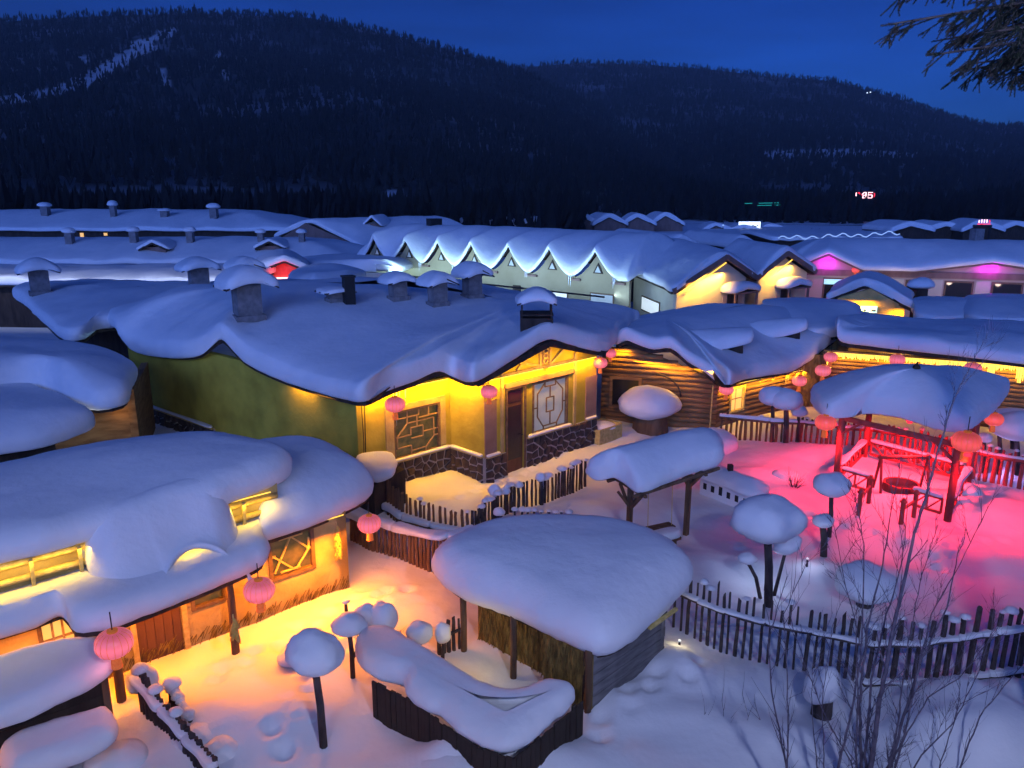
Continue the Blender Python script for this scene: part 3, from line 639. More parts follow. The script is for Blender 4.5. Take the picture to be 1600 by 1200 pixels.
# ================================================================== long house behind it, mostly hidden
hK = thing('low_house', 'dark low house behind the yellow house, only its blue snow roof and chimneys showing', 'house', (-12, 31, 0))
olK = [P(*q) for q in ((22, 462, 2.9), (38, 478, 2.75), (70, 508, 2.6), (112, 534, 2.5), (132, 530, 2.55), (150, 516, 2.7), (192, 512, 2.7), (300, 500, 2.6))]+[Vector(q) for q in ((-10.6, 32.0, 2.6), (-11.4, 36.5, 2.6), (-16, 38.5, 2.7), (-23, 38, 2.8))]
spK = [Vector((-18.0, 33.5, 3.15)), Vector((-13.6, 34.2, 3.1))]
snK = snow_cap('roof_snow', olK, spK, 0.45, parent=hK, step=0.35, amp=0.07, rings=9, seed=2)
roof_board('roof', olK, spK, hK)
b = MB(); w = Wall(P(60, 520, 2.4).xy.to_3d()+Vector((0.6, 0.8, 0)), P(300, 545, 2.4).xy.to_3d()+Vector((0, 1.2, 0))); w.box(b, 0, w.L, -0.3, 2.5, -0.2, 0)
w = Wall(Vector((-21.5, 37, 0)), w.p0); w.box(b, 0, w.L, -0.3, 2.5, -0.2, 0); b.build('wall', 'dark_wood', hK)
for a in ((64, 458, 3.5, 40, 46), (312, 450, 3.5, 44, 44)): chimney(hK, *a, on=snK)

# ================================================================== log cabin right of it
hC = thing('log_cabin', 'log cabin with a lit gable and thick snow roof behind the round snow mushroom', 'house', (7, 26, 0))
C0 = P(944, 655, 0); C1 = P(1112, 668, 0); C0.z = C1.z = 0
WC = Wall(C0, C1); side = Vector((0.80, 0.60, 0)); C2 = C1+side*6.0; WS = Wall(C1, C2)
zl = 1.75; pkz = WC.px(985, 540)[1]; pka = WC.px(985, 540)[0]; elz = WC.px(960, 548)[1]; erz = WC.px(1112, 592)[1]
def log_wall(w, top, parent, z0=-0.2, dz=0.17, r=0.098, holes=()):
    z = z0; k = 0
    while True:
        ext = top(z+dz*0.5)
        if ext is None: break
        segs_ = [ext]
        for h in holes:
            if h[2]-0.02 < z+dz/2 < h[3]+0.02:
                segs_ = [s for e in segs_ for s in ((e[0], min(e[1], h[0])), (max(e[0], h[1]), e[1])) if s[1]-s[0] > 0.05]
        for e0, e1 in segs_:
            b = MB(); j = random.uniform(-0.012, 0.012)
            b.tube([w.at(e0, z+dz/2, j), w.at((e0+e1)/2, z+dz/2+j, j), w.at(e1, z+dz/2, j)], [r, r*1.04, r*0.98], 8); b.build('log', 'log_wood', parent, smooth=True)
        z += dz; k += 1
slope_l = (pkz-elz)/pka if pka > 0.1 else 0.6; slope_r = (pkz-erz)/(WC.L-pka)
def topC(z):
    if z > pkz-0.06: return None
    l = 0.0 if z < elz else (z-elz)/slope_l; r_ = WC.L if z < erz else WC.L-(z-erz)/slope_r
    return (l-0.12, r_+0.12) if r_-l > 0.2 else None
wh = (WC.px(952, 640)[0], WC.px(1001, 640)[0], WC.px(975, 637)[1], WC.px(975, 588)[1])
b = MB(); b.plate([WC.at(0, -0.2, -0.06), WC.at(WC.L, -0.2, -0.06), WC.at(WC.L, erz, -0.06), WC.at(pka, pkz, -0.06), WC.at(0, elz, -0.06)], -WC.n, 0.08); b.build('wall', 'log_wood', hC)
log_wall(WC, topC, hC, holes=[wh])
window(WC, hC, *wh, pane='glass_dark', fw=0.09, o=0.12, depth=0.04, frame='log_wood')
log_wall(WS, lambda z: (0.0, WS.L) if z < 1.62 else None, hC, holes=[(0.75, 1.55, 0.35, 1.25)])
b = MB(); WS.box(b, 0, WS.L, -0.2, 1.7, -0.2, -0.05); b.build('wall', 'log_wood', hC)
window(WS, hC, 0.75, 1.55, 0.35, 1.25, pane='glass_warm', fw=0.07, o=0.10, depth=0.04, grid=(2, 2), frame='straw')
b = MB(); arc = [WC.at(WC.px(1025, 583)[0]+0.95*math.sin(t)*0.9, WC.px(1025, 583)[1]-0.75*(1-math.cos(t)), 0.16) for t in np.linspace(0, 1.5, 9)]; b.tube(arc, 0.03, 6); b.build('hose', 'bark', hC, smooth=True)
b = MB(); b.tube([WC.at(WC.L-0.04, 1.45, 0.14), WC.at(WC.L-0.06, 0.0, 0.2)], 0.022, 6); b.build('downpipe', 'straw', hC)
olC = [WC.pt(x, y, 0.42) for x, y in ((964, 538), (975, 532), (990, 537), (1005, 543), (1022, 547), (1048, 545), (1075, 566), (1105, 584), (1120, 597))]+[P(1140, 602, 1.80)]+[WS.pt(x, y, 0.42) for x, y in ((1165, 594), (1200, 588), (1240, 581), (1265, 566))]+[P(1290, 546, 1.95), P(1308, 533, 1.95)]
olC += [Vector(q) for q in ((16.2, 34.5, 1.8), (12.0, 36.5, 1.8), (7.0, 33.8, 2.0), (4.9, 31.0, 2.1))]
spC = [Vector((5.6, 27.8, 2.6)), Vector((9.0, 30.5, 2.72)), Vector((12.6, 33.0, 2.25))]
snC = snow_cap('roof_snow', olC, spC, 0.42, parent=hC, step=0.25, amp=0.06, lump=0.03, rings=12, seed=3)
roof_board('roof', olC, spC, hC, inset=0.12, t=0.11)
for (dx, dy, dzz, s) in ((1160, 548, 2.55, 1.2), (1249, 524, 2.75, 1.0)):        # two snowed-over dormers opening to the right
    p = (hit(snC, dx, dy+6) or P(dx, dy, dzz))+Vector((0, 0, 0.36*s)); b = MB(); u = Vector((0.97, -0.22, 0)); v_ = Vector((0.22, 0.97, 0))
    b.hexa([p-u*0.5*s-Vector((0, 0, .4)), p-Vector((0, 0, .4))+u*0.02, p+v_*0.7*s-Vector((0, 0, .4)), p+v_*0.7*s-u*0.5*s-Vector((0, 0, .4)), p-u*0.6*s, p, p+v_*0.7*s, p+v_*0.7*s-u*0.6*s])
    dm = b.build('dormer', 'dark_wood', hC)
    ol = [p+u*0.22*s-v_*0.15*s+Vector((0, 0, .03)), p+u*0.26*s+v_*0.3*s+Vector((0, 0, .16)), p+u*0.2*s+v_*0.8*s, p-u*1.0*s+v_*0.9*s-Vector((0, 0, .12)), p-u*1.9*s+v_*0.35*s-Vector((0, 0, .22)), p-u*1.0*s-v_*0.32*s-Vector((0, 0, .30)), p-u*0.4*s-v_*0.25*s-Vector((0, 0, .2))]
    snow_cap('dormer_snow', ol, [p+v_*0.3*s+Vector((0, 0, .12)), p-u*1.0*s+v_*0.3*s+Vector((0, 0, .02))], 0.26*s, parent=dm, step=0.15, amp=0.02, rings=5, seed=dx*0.1)
for p, q, e, nn in ((WC.at(0.1, elz-0.02, 0.22), WC.at(pka, pkz-0.03, 0.22), 16, WC.n), (WC.at(pka, pkz-0.06, 0.22), WC.at(WC.L-0.1, erz, 0.22), 40, WC.n), (WS.at(0.1, WS.pt(1165, 594, .42).z-0.2, 0.2), WS.at(WS.L, WS.pt(1240, 581, .42).z-0.2, 0.2), 60, WS.n)):
    if nn is WS.n: b = MB(); b.beam(p-nn*0.09+Vector((0, 0, .04)), q-nn*0.09+Vector((0, 0, .04)), 0.012, 0.012); b.build('light_strip', 'led_yellow', hC)
    strip_lamp('eave_light', p-Vector((0, 0, .04)), q-Vector((0, 0, .04)), e, YEL, -nn*0.45+Vector((0, 0, -1)), parent=hC)
def straw_fringe(w, parent, a0, a1, z, l=0.22, o=0.16, seed=1, step=0.035, mat='fringe_light', name='light_fringe', curtains=()):
    """a hanging fringe: uneven short strands"""
    rnd = random.Random(seed); b = MB(); x = a0
    while x < a1:
        ll = l*rnd.uniform(0.55, 1.0)
        for c in curtains:
            if abs(x-c) < 0.10: ll = l*rnd.uniform(1.8, 2.6)
        b.beam(w.at(x, z, o), w.at(x+rnd.uniform(-.02, .02), z-ll, o+rnd.uniform(-.03, .03)), 0.026, 0.014, up=w.n); x += step
    return tag(b.build(name, mat, parent), kind='stuff')
straw_fringe(WS, hC, 2.1, 3.1, 1.62, l=0.16, seed=4, mat='straw', name='straw_fringe', curtains=(2.15, 3.0)); straw_fringe(WS, hC, 3.7, 5.6, 1.66, l=0.3, seed=5, mat='straw', name='straw_fringe', curtains=(3.8, 4.4, 4.8, 5.2))

# ================================================================== house with the fringe of lights at the right edge
hG = thing('fringed_house', 'long log house with a hanging fringe of yellow lights under its snow roof', 'house', (15, 24, 0))
G0 = P(1318, 650, 0)+Vector((0.3, 1.0, 0)); G1 = P(1700, 690, 0)
G0 = Vector((11.0, 26.6, 0)); G1 = Vector((20.5, 22.6, 0)); WG = Wall(G0, G1)
log_wall(WG, lambda z: (0.0, WG.L) if z < 2.0 else None, hG, dz=0.15, r=0.085)
b = MB(); WG.box(b, 0, WG.L, -0.3, 2.1, -0.2, -0.05); b.build('wall', 'log_wood', hG)
olG = [WG.pt(x, y-8, 0.5) for x, y in ((1306, 528), (1310, 541), (1360, 550), (1420, 557), (1500, 566), (1600, 578), (1700, 590), (1750, 580))]
olG += [P(*q) for q in ((1780, 536, 2.2), (1600, 521, 2.2), (1450, 514, 2.2), (1340, 509, 2.2))]
spG = [P(1360, 526, 2.42), P(1690, 548, 2.42)]
snow_cap('roof_snow', olG, spG, 0.46, parent=hG, step=0.25, amp=0.10, lump=0.03, rings=9, seed=4)
roof_board('roof', olG, spG, hG)
zf = WG.pt(1450, 561, 0.3).z
straw_fringe(WG, hG, 0.15, WG.L, zf, l=0.22, o=0.30, seed=7, curtains=(0.2, 2.35, 3.7, 5.1, 5.9))
strip_lamp('eave_light', WG.at(0.2, zf-0.14, 0.24), WG.at(WG.L, zf-0.14, 0.24), 90, YEL, -WG.n*0.5+Vector((0, 0, -1)), parent=hG)
b = MB(); WG.box(b, -0.7, 0.02, -0.3, 1.9, -0.3, -0.1); b.build('side_screen', 'thatch', hG)

# ================================================================== mud-walled house, front left
hB = thing('mud_house', 'mud-walled house with two stacked snow roofs and a lit porch, nearest on the left', 'house', (-6, 12, 0))
BR = Vector((-3.2, 13.72, 0)); BDIR = Vector((0.752, 0.659, 0)); BL = BR-BDIR*9.5; WB = Wall(BL, BR)
def bx(px, py): return WB.px(px, py)
w2 = (bx(421, 900)[0], bx(493, 885)[0], bx(460, 898)[1], bx(460, 832)[1]+0.05)
dB = (bx(220, 1040)[0], bx(289, 1015)[0]); w3 = (bx(300, 960)[0], bx(355, 940)[0], bx(330, 945)[1], 1.75); w4 = (bx(60, 1000)[0], bx(125, 1000)[0], 0.5, 1.3)
WB.wall('wall', 'plaster_mud', hB, -0.3, 1.62, [w2, (dB[0], dB[1], -0.3, 1.5), (w3[0], w3[1], w3[2], 1.55), w4])
b = MB(); WBR = Wall(BR, BR+Vector((-0.659, 0.752, 0))*4.6); WBR.box(b, 0, WBR.L, -0.3, 1.62, -0.2, 0); b.build('wall', 'plaster_mud', hB)
xfret = [((.05, .1), (.5, .95)), ((.5, .95), (.95, .5)), ((.95, .5), (.6, .05)), ((.05, .55), (.5, .1)), ((.2, .95), (.8, .95)), ((0, .55), (.1, .55)), ((.9, .5), (1, .5)), ((.2, .08), (.7, .08)), ((.95, .5), (.95, .8))]
window(WB, hB, *w2, segs=xfret, pane='glass_green', bar=0.03, fw=0.07, barmat='straw')
window(WB, hB, w3[0], w3[1], w3[2], 1.55, segs=[((0, .3), (.5, .9)), ((.5, .9), (1, .3)), ((0, .3), (1, .3))], pane='glass_green', bar=0.03, barmat='straw')
window(WB, hB, *w4, segs=[((0, .5), (1, .5)), ((.33, 0), (.33, 1)), ((.66, 0), (.66, 1)), ((.0, .1), (.33, .5))], pane='glass_warm', bar=0.03)
b = MB(); WB.box(b, dB[0], dB[1], -0.2, 1.5, -0.09, -0.03); dr = b.build('door', 'door_wood', hB)
for k in range(5):
    b = MB(); x = dB[0]+(dB[1]-dB[0])*(k+0.04)/5; WB.box(b, x, x+(dB[1]-dB[0])*0.185, -0.18, 1.48, -0.03, -0.012-0.006*(k % 2)); b.build('plank', 'door_wood', dr)
b = MB(); WB.box(b, dB[0]-0.09, dB[0]-0.003, -0.2, 1.55, 0.002, 0.05); WB.box(b, dB[1]+0.003, dB[1]+0.09, -0.2, 1.55, 0.002, 0.05); b.build('door_frame', 'straw', dr)
# two-tier roof: a wall band shows, lit, between them
olU = [P(*q) for q in ((-130, 918, 2.30), (0, 886, 2.30), (80, 868, 2.30), (136, 851, 2.30), (190, 838, 2.30), (250, 822, 2.31), (300, 808, 2.31), (345, 796, 2.32), (400, 776, 2.33), (452, 752, 2.34), (460, 738, 2.36))]
olU += [Vector(q) for q in ((-6.2, 15.4, 2.15), (-8.2, 14.6, 2.15), (-10.5, 12.6, 2.2), (-12.5, 10.6, 2.25))]
spU = [P(-120, 735, 3.05)-Vector((0, 0, .55)), P(330, 690, 2.62), P(390, 690, 2.60)]
spU = [Vector((-10.6, 10.2, 2.52)), Vector((-6.0, 14.0, 2.50))]
snU = snow_cap('roof_snow', olU, spU, 0.46, r=0.34, parent=hB, step=0.16, amp=0.05, lump=0.03, rings=12, seed=5)
roof_board('roof', [p for p in olU], spU, hB, inset=0.25, t=0.06)

olL = [P(*q) for q in ((-90, 1030, 1.42), (0, 1003, 1.42), (60, 985, 1.42), (98, 965, 1.46), (120, 992, 1.42), (160, 990, 1.42), (240, 962, 1.42), (320, 930, 1.42), (390, 900, 1.42), (415, 885, 1.44), (422, 868, 1.48), (412, 850, 1.54))]
olL += [WB.at(a, z, -0.35) for a, z in ((8.0, 1.50), (6.0, 1.50), (4.0, 1.50), (1.5, 1.50))]
spL = [WB.at(1.2, 1.54, 0.35), WB.at(7.4, 1.53, 0.35)]
snL = snow_cap('porch_snow', olL, spL, 0.34, r=0.26, parent=hB, step=0.16, amp=0.03, lump=0.03, rings=7, seed=6)
roof_board('porch_roof', olL, spL, hB, inset=0.12, t=0.08)
olR = [P(*q) for q in ((403, 838, 1.56), (412, 849, 1.52), (440, 842, 1.50), (500, 822, 1.50), (550, 800, 1.50), (580, 782, 1.50), (585, 768, 1.52))]+[Vector(q) for q in ((-3.6, 15.6, 1.75), (-4.6, 16.3, 1.85), (-5.9, 15.5, 1.85), (-5.3, 13.6, 1.8))]
spR = [Vector((-4.5, 14.1, 1.95)), Vector((-4.1, 14.9, 1.95))]
snow_cap('wing_snow', olR, spR, 0.48, r=0.34, parent=hB, step=0.16, amp=0.04, lump=0.03, rings=9, seed=7)
roof_board('wing_roof', olR, spR, hB, inset=0.12, t=0.09)
from mathutils.bvhtree import BVHTree
def top_of(o):
    base = wloc(o); return BVHTree.FromPolygons([v.co+base for v in o.data.vertices], [tuple(p.vertices) for p in o.data.polygons])
bU, bL = top_of(snU), top_of(snL)
def fall(bv, p, dflt):
    h = bv.ray_cast(Vector((p.x, p.y, 6.0)), Vector((0, 0, -1)))[0]; return h.z if h else dflt
da0, da1 = bx(132, 870)[0], bx(362, 806)[0]; dl0, dl1 = bx(232, 882)[0], bx(332, 852)[0]; top_, bot_ = [], []; na_, nt_ = 60, 26
for i in range(na_+1):
    a = da0+(da1-da0)*i/na_; q = 2*i/na_-1; lens = max(0.0, 1-((a-(dl0+dl1)/2)/((dl1-dl0)/2))**2); oe = 0.92-0.30*lens; U0 = fall(bU, WB.at(a, 0, -0.12), 2.76)
    zend = fall(bL, WB.at(a, 0, oe), 1.8)-0.035+0.24*lens**0.7; sink = 0.62*abs(q)**7
    for j in range(nt_+1):
        t_ = j/nt_; o_ = -0.55+t_*(0.55+oe); k_ = min(1.0, max(0.0, (o_+0.14)/(oe+0.14))); k_ = k_*k_*(3-2*k_)
        zu = fall(bU, WB.at(a, 0, o_), U0) if o_ < -0.14 else U0
        z_ = zu+(zend-U0)*k_+(-0.05+0.07*min(1.0, t_/0.30))*(1-k_)+0.02*noise.noise(Vector((a*1.4, o_*1.4, 3)))*k_*(1-k_)*4-sink
        top_.append(WB.at(a, z_, o_)); bot_.append(WB.at(a, z_-0.11-0.25*sink, o_-0.04*t_))
b = MB(); b.v = top_+bot_; n1 = len(top_); w_ = nt_+1
for i in range(na_):
    for j in range(nt_):
        p_ = i*w_+j; b.f.append((p_, p_+1, p_+w_+1, p_+w_)); b.f.append((n1+p_, n1+p_+w_, n1+p_+w_+1, n1+p_+1))
for i in range(na_):
    for j in (0, nt_): p_ = i*w_+j; b.f.append((p_, p_+w_, n1+p_+w_, n1+p_))
for j in range(nt_):
    for i in (0, na_): p_ = i*w_+j; b.f.append((p_, p_+1, n1+p_+1, n1+p_))
b.build('snow_drift', 'snow', hB, smooth=True)
lamp('gap_fill_light', 'POINT', WB.at((dl0+dl1)/2, 2.02, 0.34), 9, (1.0, 0.55, 0.02), 0.04, parent=hB)  # added lamp that makes the gap under the drift glow
b = MB(); WB.box(b, 0, 8.25, 1.55, 2.42, -0.30, -0.16); b.build('upper_wall', 'plaster_mud', hB)
for z, o in ((2.22, -0.08), (1.98, -0.05)):
    b = MB(); b.tube([WB.at(0.2, z, o), WB.at(4, z+0.01, o), WB.at(8.2, z, o)], 0.055, 7); b.build('purlin', 'straw', hB, smooth=True)
for k in range(12):
    b = MB(); x = 0.5+k*0.64; b.beam(WB.at(x, 2.30, 0.05), WB.at(x, 1.72, -0.02), 0.05, 0.05, up=WB.n); b.build('rafter', 'straw', hB)
strip_lamp('eave_light', WB.at(0.4, 2.25, 0.10), WB.at(8.1, 2.25, 0.10), 42, (1.0, 0.60, 0.04), -WB.n*0.3+Vector((0, 0, -1)), parent=hB)
b = MB(); WB.box(b, 0.4, 8.1, 2.29, 2.30, -0.12, -0.10); b.build('light_strip', 'led_yellow', hB)
for x0, x1, o, e in ((0.3, 8.0, 0.50, 215), (8.1, 9.45, 0.45, 140)):
    b = MB(); WB.box(b, x0, x1, 1.50, 1.51, 0.004, 0.016); b.build('light_strip', 'led_yellow', hB)
    strip_lamp('eave_light', WB.at(x0, 1.34, o), WB.at(x1, 1.34, o), e, AMB, WB.n*0.25+Vector((0, 0, -1)), parent=hB)
for px, py in ((368, 1016), (190, 1095)):
    p = P(px, py, 0.0); b = MB(); b.tube([p-Vector((0, 0, .25)), p+Vector((0.01, 0, .7)), p+Vector((0, 0, 1.42))], [0.07, 0.065, 0.06], 8); b.build('post', 'brown_wood', hB, smooth=True)
rnd = random.Random(5); b = MB()                        # rough straw sticking out of the foot of the mud wall
for k in range(260):
    x = rnd.uniform(3.0, WB.L); z = rnd.uniform(-0.02, 0.17)*(0.4+0.6*rnd.random()); b.beam(WB.at(x, z+0.10, 0.004), WB.at(x+rnd.uniform(-.16, -.05), z-rnd.uniform(.0, .10), 0.02+rnd.random()*.02), 0.010, 0.008, up=WB.n)
tag(b.build('straw_daub', 'thatch', hB), kind='stuff')
def corn_bunch(label, p, n, l, seed):
    t = thing('corn_bunch', label, 'corn', p, 'bunches of dried corn on the mud house'); rnd = random.Random(seed)
    b = MB(); b.tube([p+Vector((0, 0, .06)), p-Vector((0, 0, l))], 0.012, 5); b.build('cord', 'straw', t)
    for k in range(n):
        q = p-Vector((0, 0, l*(k+0.3)/n)); a = rnd.random()*6.28; d = Vector((math.cos(a)*0.07, math.sin(a)*0.07, -0.15))
        b = MB(); b.tube([q, q+d*0.25, q+d*0.7, q+d], [0.012, 0.030, 0.026, 0.008], 7); b.build('corn_cob', 'corn', t, smooth=True)
corn_bunch('long string of yellow corn cobs hanging at the right end of the mud house', WB.at(bx(522, 830)[0], 1.38, 0.12), 26, 0.62, 1)
corn_bunch('short bunch of corn cobs tied to the porch post of the mud house', P(368, 960, 1.32)+Vector((0, -0.1, 0)), 22, 0.30, 2)

# ================================================================== snow roofs at the left edge
hD = thing('side_house', 'small house at the left edge with a snow roof showing a pale overhanging side', 'house', (-12, 19, 0))
olD = [P(*q) for q in ((55, 612, 2.2), (110, 634, 2.05), (160, 642, 2.05), (196, 634, 2.1), (208, 612, 2.2), (212, 585, 2.3))]+[Vector(q) for q in ((-12.6, 23.0, 2.5), (-16.5, 24.0, 2.6), (-19.0, 21.5, 2.6), (-15.6, 18.5, 2.3))]
snow_cap('roof_snow', olD, [Vector((-14.6, 21.2, 2.75)), Vector((-12.4, 20.6, 2.65))], 0.5, parent=hD, step=0.22, amp=0.05, rings=8, seed=8)
roof_board('roof', olD, [Vector((-14.6, 21.2, 2.75)), Vector((-12.4, 20.6, 2.65))], hD)
wd0 = Wall(P(40, 660, 1.4).xy.to_3d(), P(190, 690, 0.8).xy.to_3d()+Vector((0.2, 0.6, 0))); b = MB(); wd0.box(b, 0, wd0.L, -0.3, 2.15, -0.2, 0); b.build('wall', 'log_wood', hD)
wd1 = Wall(wd0.p1, wd0.p1+Vector((-1.2, 3.5, 0))); b = MB(); wd1.box(b, 0, wd1.L, -0.3, 2.15, -0.2, 0); b.build('wall', 'log_wood', hD)
lamp('wall_lamp', 'POINT', wd0.at(wd0.L-0.4, 1.5, 0.35), 3.0, YEL, 0.06, parent=hD)
lamp('yard_lamp', 'POINT', wd0.at(wd0.L-1.0, 1.3, 1.5), 14.0, (0.9, 0.95, 1.0), 0.10, parent=hD)
hE = thing('lean_to', 'lean-to beside the left edge house, buried under smooth blue snow', 'shed', (-14, 17, 0))
olE = [P(*q) for q in ((-120, 730, 1.5), (0, 712, 1.6), (70, 700, 1.62), (128, 680, 1.7), (150, 668, 1.75), (120, 645, 1.9), (60, 622, 2.0), (0, 600, 2.1), (-140, 590, 2.2))]
snow_cap('roof_snow', olE, [P(-90, 660, 2.15), P(60, 662, 2.02)], 0.42, parent=hE, step=0.2, amp=0.04, rings=7, seed=9)
b = MB(); we = Wall(P(-100, 760, 0.9).xy.to_3d(), P(90, 720, 0.9).xy.to_3d()); we.box(b, 0, we.L, -0.3, 1.6, -0.2, 0); b.build('wall', 'dark_wood', hE)

# ================================================================== domed shed, centre foreground
hO = thing('domed_shed', 'low shed under a great dome of snow, thatched front and grey plank side', 'shed', (0.9, 11, 0))
O0 = P(722, 1012, 0); O1 = P(922, 1118, 0); O2 = P(1036, 1034, 0)
for q in (O0, O1, O2): q.z = 0
WO0, WO1 = Wall(O0, O1), Wall(O1, O2); zo = 1.02
b = MB(); WO0.box(b, 0, WO0.L, -0.3, zo, -0.55, -0.40); b.build('back_wall', 'thatch', hO)
b = MB(); WO0.box(b, 1.75, WO0.L, -0.3, zo, -0.40, -0.03); b.build('thatch_panel', 'thatch', hO)
rnd = random.Random(9); b = MB()
for k in range(700):
    x = rnd.uniform(0.05, WO0.L-0.03); oo = -0.02 if x > 1.75 else -0.39; z = rnd.uniform(0.15, zo)
    b.beam(WO0.at(x, z, oo), WO0.at(x+rnd.uniform(-.05, .05), z-rnd.uniform(.15, .35), oo+rnd.uniform(0.005, .035)), 0.012, 0.008, up=WO0.n)
tag(b.build('thatch_strands', 'straw' if False else 'thatch', hO), kind='stuff')
for x in (0.04, 1.15, WO0.L-0.05):
    b = MB(); b.tube([WO0.at(x, -0.3, 0.0), WO0.at(x+0.02, 0.5, 0.01), WO0.at(x, zo+0.05, 0)], 0.055, 7); b.build('post', 'brown_wood', hO, smooth=True)
n_pl = 7
for k in range(n_pl):
    z0 = -0.25+k*(zo+0.25)/n_pl; b = MB(); t = random.uniform(-.012, .012); WO1.box(b, 0.05, WO1.L+random.uniform(-.04, .04), z0, z0+(zo+0.25)/n_pl-0.012, -0.05+t, 0.0+t); b.build('plank', 'grey_plank', hO)
b = MB(); WO1.box(b, 0, WO1.L-0.05, -0.3, zo, -0.16, -0.06); b.build('side_wall', 'dark_wood', hO)
WO2 = Wall(O2, O2+(O0-O1)); b = MB(); WO2.box(b, 0, WO2.L, -0.3, zo, -0.1, 0); b.build('side_wall', 'grey_plank', hO)
olO = [P(*q) for q in ((676, 892, 1.1), (690, 922, 1.02), (722, 943, 1.0), (800, 972, 1.0), (880, 1010, 0.98), (934, 1032, 0.97), (975, 1020, 0.98), (1020, 985, 1.0), (1060, 944, 1.03), (1082, 910, 1.1))]+[Vector(q) for q in ((2.8, 12.7, 1.15), (2.0, 13.4, 1.15), (0.4, 13.6, 1.15), (-0.8, 13.1, 1.15))]
spO = [Vector((0.0, 12.0, 1.30)), Vector((1.35, 11.6, 1.28))]
snow_cap('roof_snow', olO, spO, 0.48, r=0.40, parent=hO, step=0.15, amp=0.05, lump=0.02, rings=10, power=0.7, seed=10)
roof_board('roof', olO, spO, hO, inset=0.15, t=0.07)
p = P(1035, 968, 1.02); b = MB(); b.beam(p+Vector((-.25, -.25, 0)), p+Vector((0.25, .15, 0.1)), 0.05, 0.05); b.build('rafter_tail', 'straw', hO)
lamp('shed_lamp', 'POINT', WO0.at(0.7, 0.55, 0.4), 5.0, (1.0, 0.72, 0.22), 0.05, parent=hO)
# low pen in front of it
hP = thing('low_pen', 'low dark-boarded pen under a long lumpy slab of snow, in front of the domed shed', 'pen', (0, 9.8, 0))
pen = [P(*q) for q in ((580, 1062, 0.62), (640, 1092, 0.62), (690, 1130, 0.60), (745, 1168, 0.58), (800, 1188, 0.58), (838, 1160, 0.58), (880, 1122, 0.60), (912, 1090, 0.62))]
for p, q in zip(pen, pen[1:]):
    L = (q-p).length; n = max(2, int(L/0.085)); w = Wall(p, q)
    for k in range(n):
        b = MB(); t = random.uniform(-.012, .012); w.box(b, k*L/n+0.004, (k+1)*L/n-0.004, -0.25, 0.58+random.uniform(-.02, .03), -0.03+t, t); b.build('board', 'dark_wood', hP)
olP = [P(*q) for q in ((557, 1012, 0.66), (562, 1042, 0.62), (590, 1066, 0.60), (628, 1076, 0.60), (640, 1098, 0.58), (668, 1118, 0.56), (690, 1124, 0.56), (712, 1145, 0.55), (745, 1166, 0.53), (790, 1182, 0.53), (822, 1170, 0.54), (858, 1140, 0.56), (892, 1112, 0.60), (900, 1092, 0.62), (885, 1080, 0.64), (858, 1076, 0.64), (815, 1092, 0.62), (780, 1092, 0.62), (700, 1048, 0.64), (640, 1012, 0.66), (600, 994, 0.68), (572, 996, 0.68))]
snow_cap('roof_snow', olP, [P(590, 1022, 0.66), P(690, 1085, 0.62), P(790, 1138, 0.6), P(870, 1100, 0.62)], 0.26, r=0.20, parent=hP, step=0.09, amp=0.05, lump=0.03, rings=6, seed=11)
rnd = random.Random(3)
# stacked trough, bottom left
hT = thing('snowed_trough', 'dark wooden trough with two tiers of snow in the bottom left corner', 'trough', (-6, 9, 0))
olT = [P(*q) for q in ((-40, 1150, 0.95), (15, 1140, 0.95), (90, 1108, 0.95), (150, 1078, 0.96), (176, 1058, 0.98), (182, 1028, 1.0), (150, 1012, 1.05), (60, 1030, 1.05), (-60, 1075, 1.05))]
snow_cap('top_snow', olT, [P(-20, 1100, 1.0), P(120, 1045, 1.0)], 0.30, r=0.22, parent=hT, step=0.1, amp=0.03, rings=6, seed=12)
olT2 = [P(*q) for q in ((20, 1230, 0.42), (70, 1215, 0.42), (130, 1195, 0.42), (178, 1168, 0.42), (188, 1140, 0.45), (172, 1122, 0.5), (100, 1140, 0.5), (25, 1168, 0.5), (0, 1190, 0.45))]
snow_cap('lower_snow', olT2, [P(60, 1185, 0.45), P(150, 1150, 0.45)], 0.30, r=0.20, parent=hT, step=0.1, amp=0.03, rings=6, seed=13)
wt = Wall(P(-40, 1158, 0.7).xy.to_3d(), P(168, 1082, 0.7).xy.to_3d())
for z0, z1, o, m_ in ((-0.2, 0.40, 0.12, 'dark_wood'), (0.42, 0.66, -0.04, 'dark_wood'), (0.68, 0.94, -0.02, 'dark_wood')):
    b = MB(); wt.box(b, 0, wt.L, z0, z1, -0.5, o); b.build('board', m_, hT)
b = MB(); wt.box(b, wt.L-0.06, wt.L+0.03, -0.2, 0.94, -0.45, 0.02); b.build('end_board', 'brown_wood', hT)

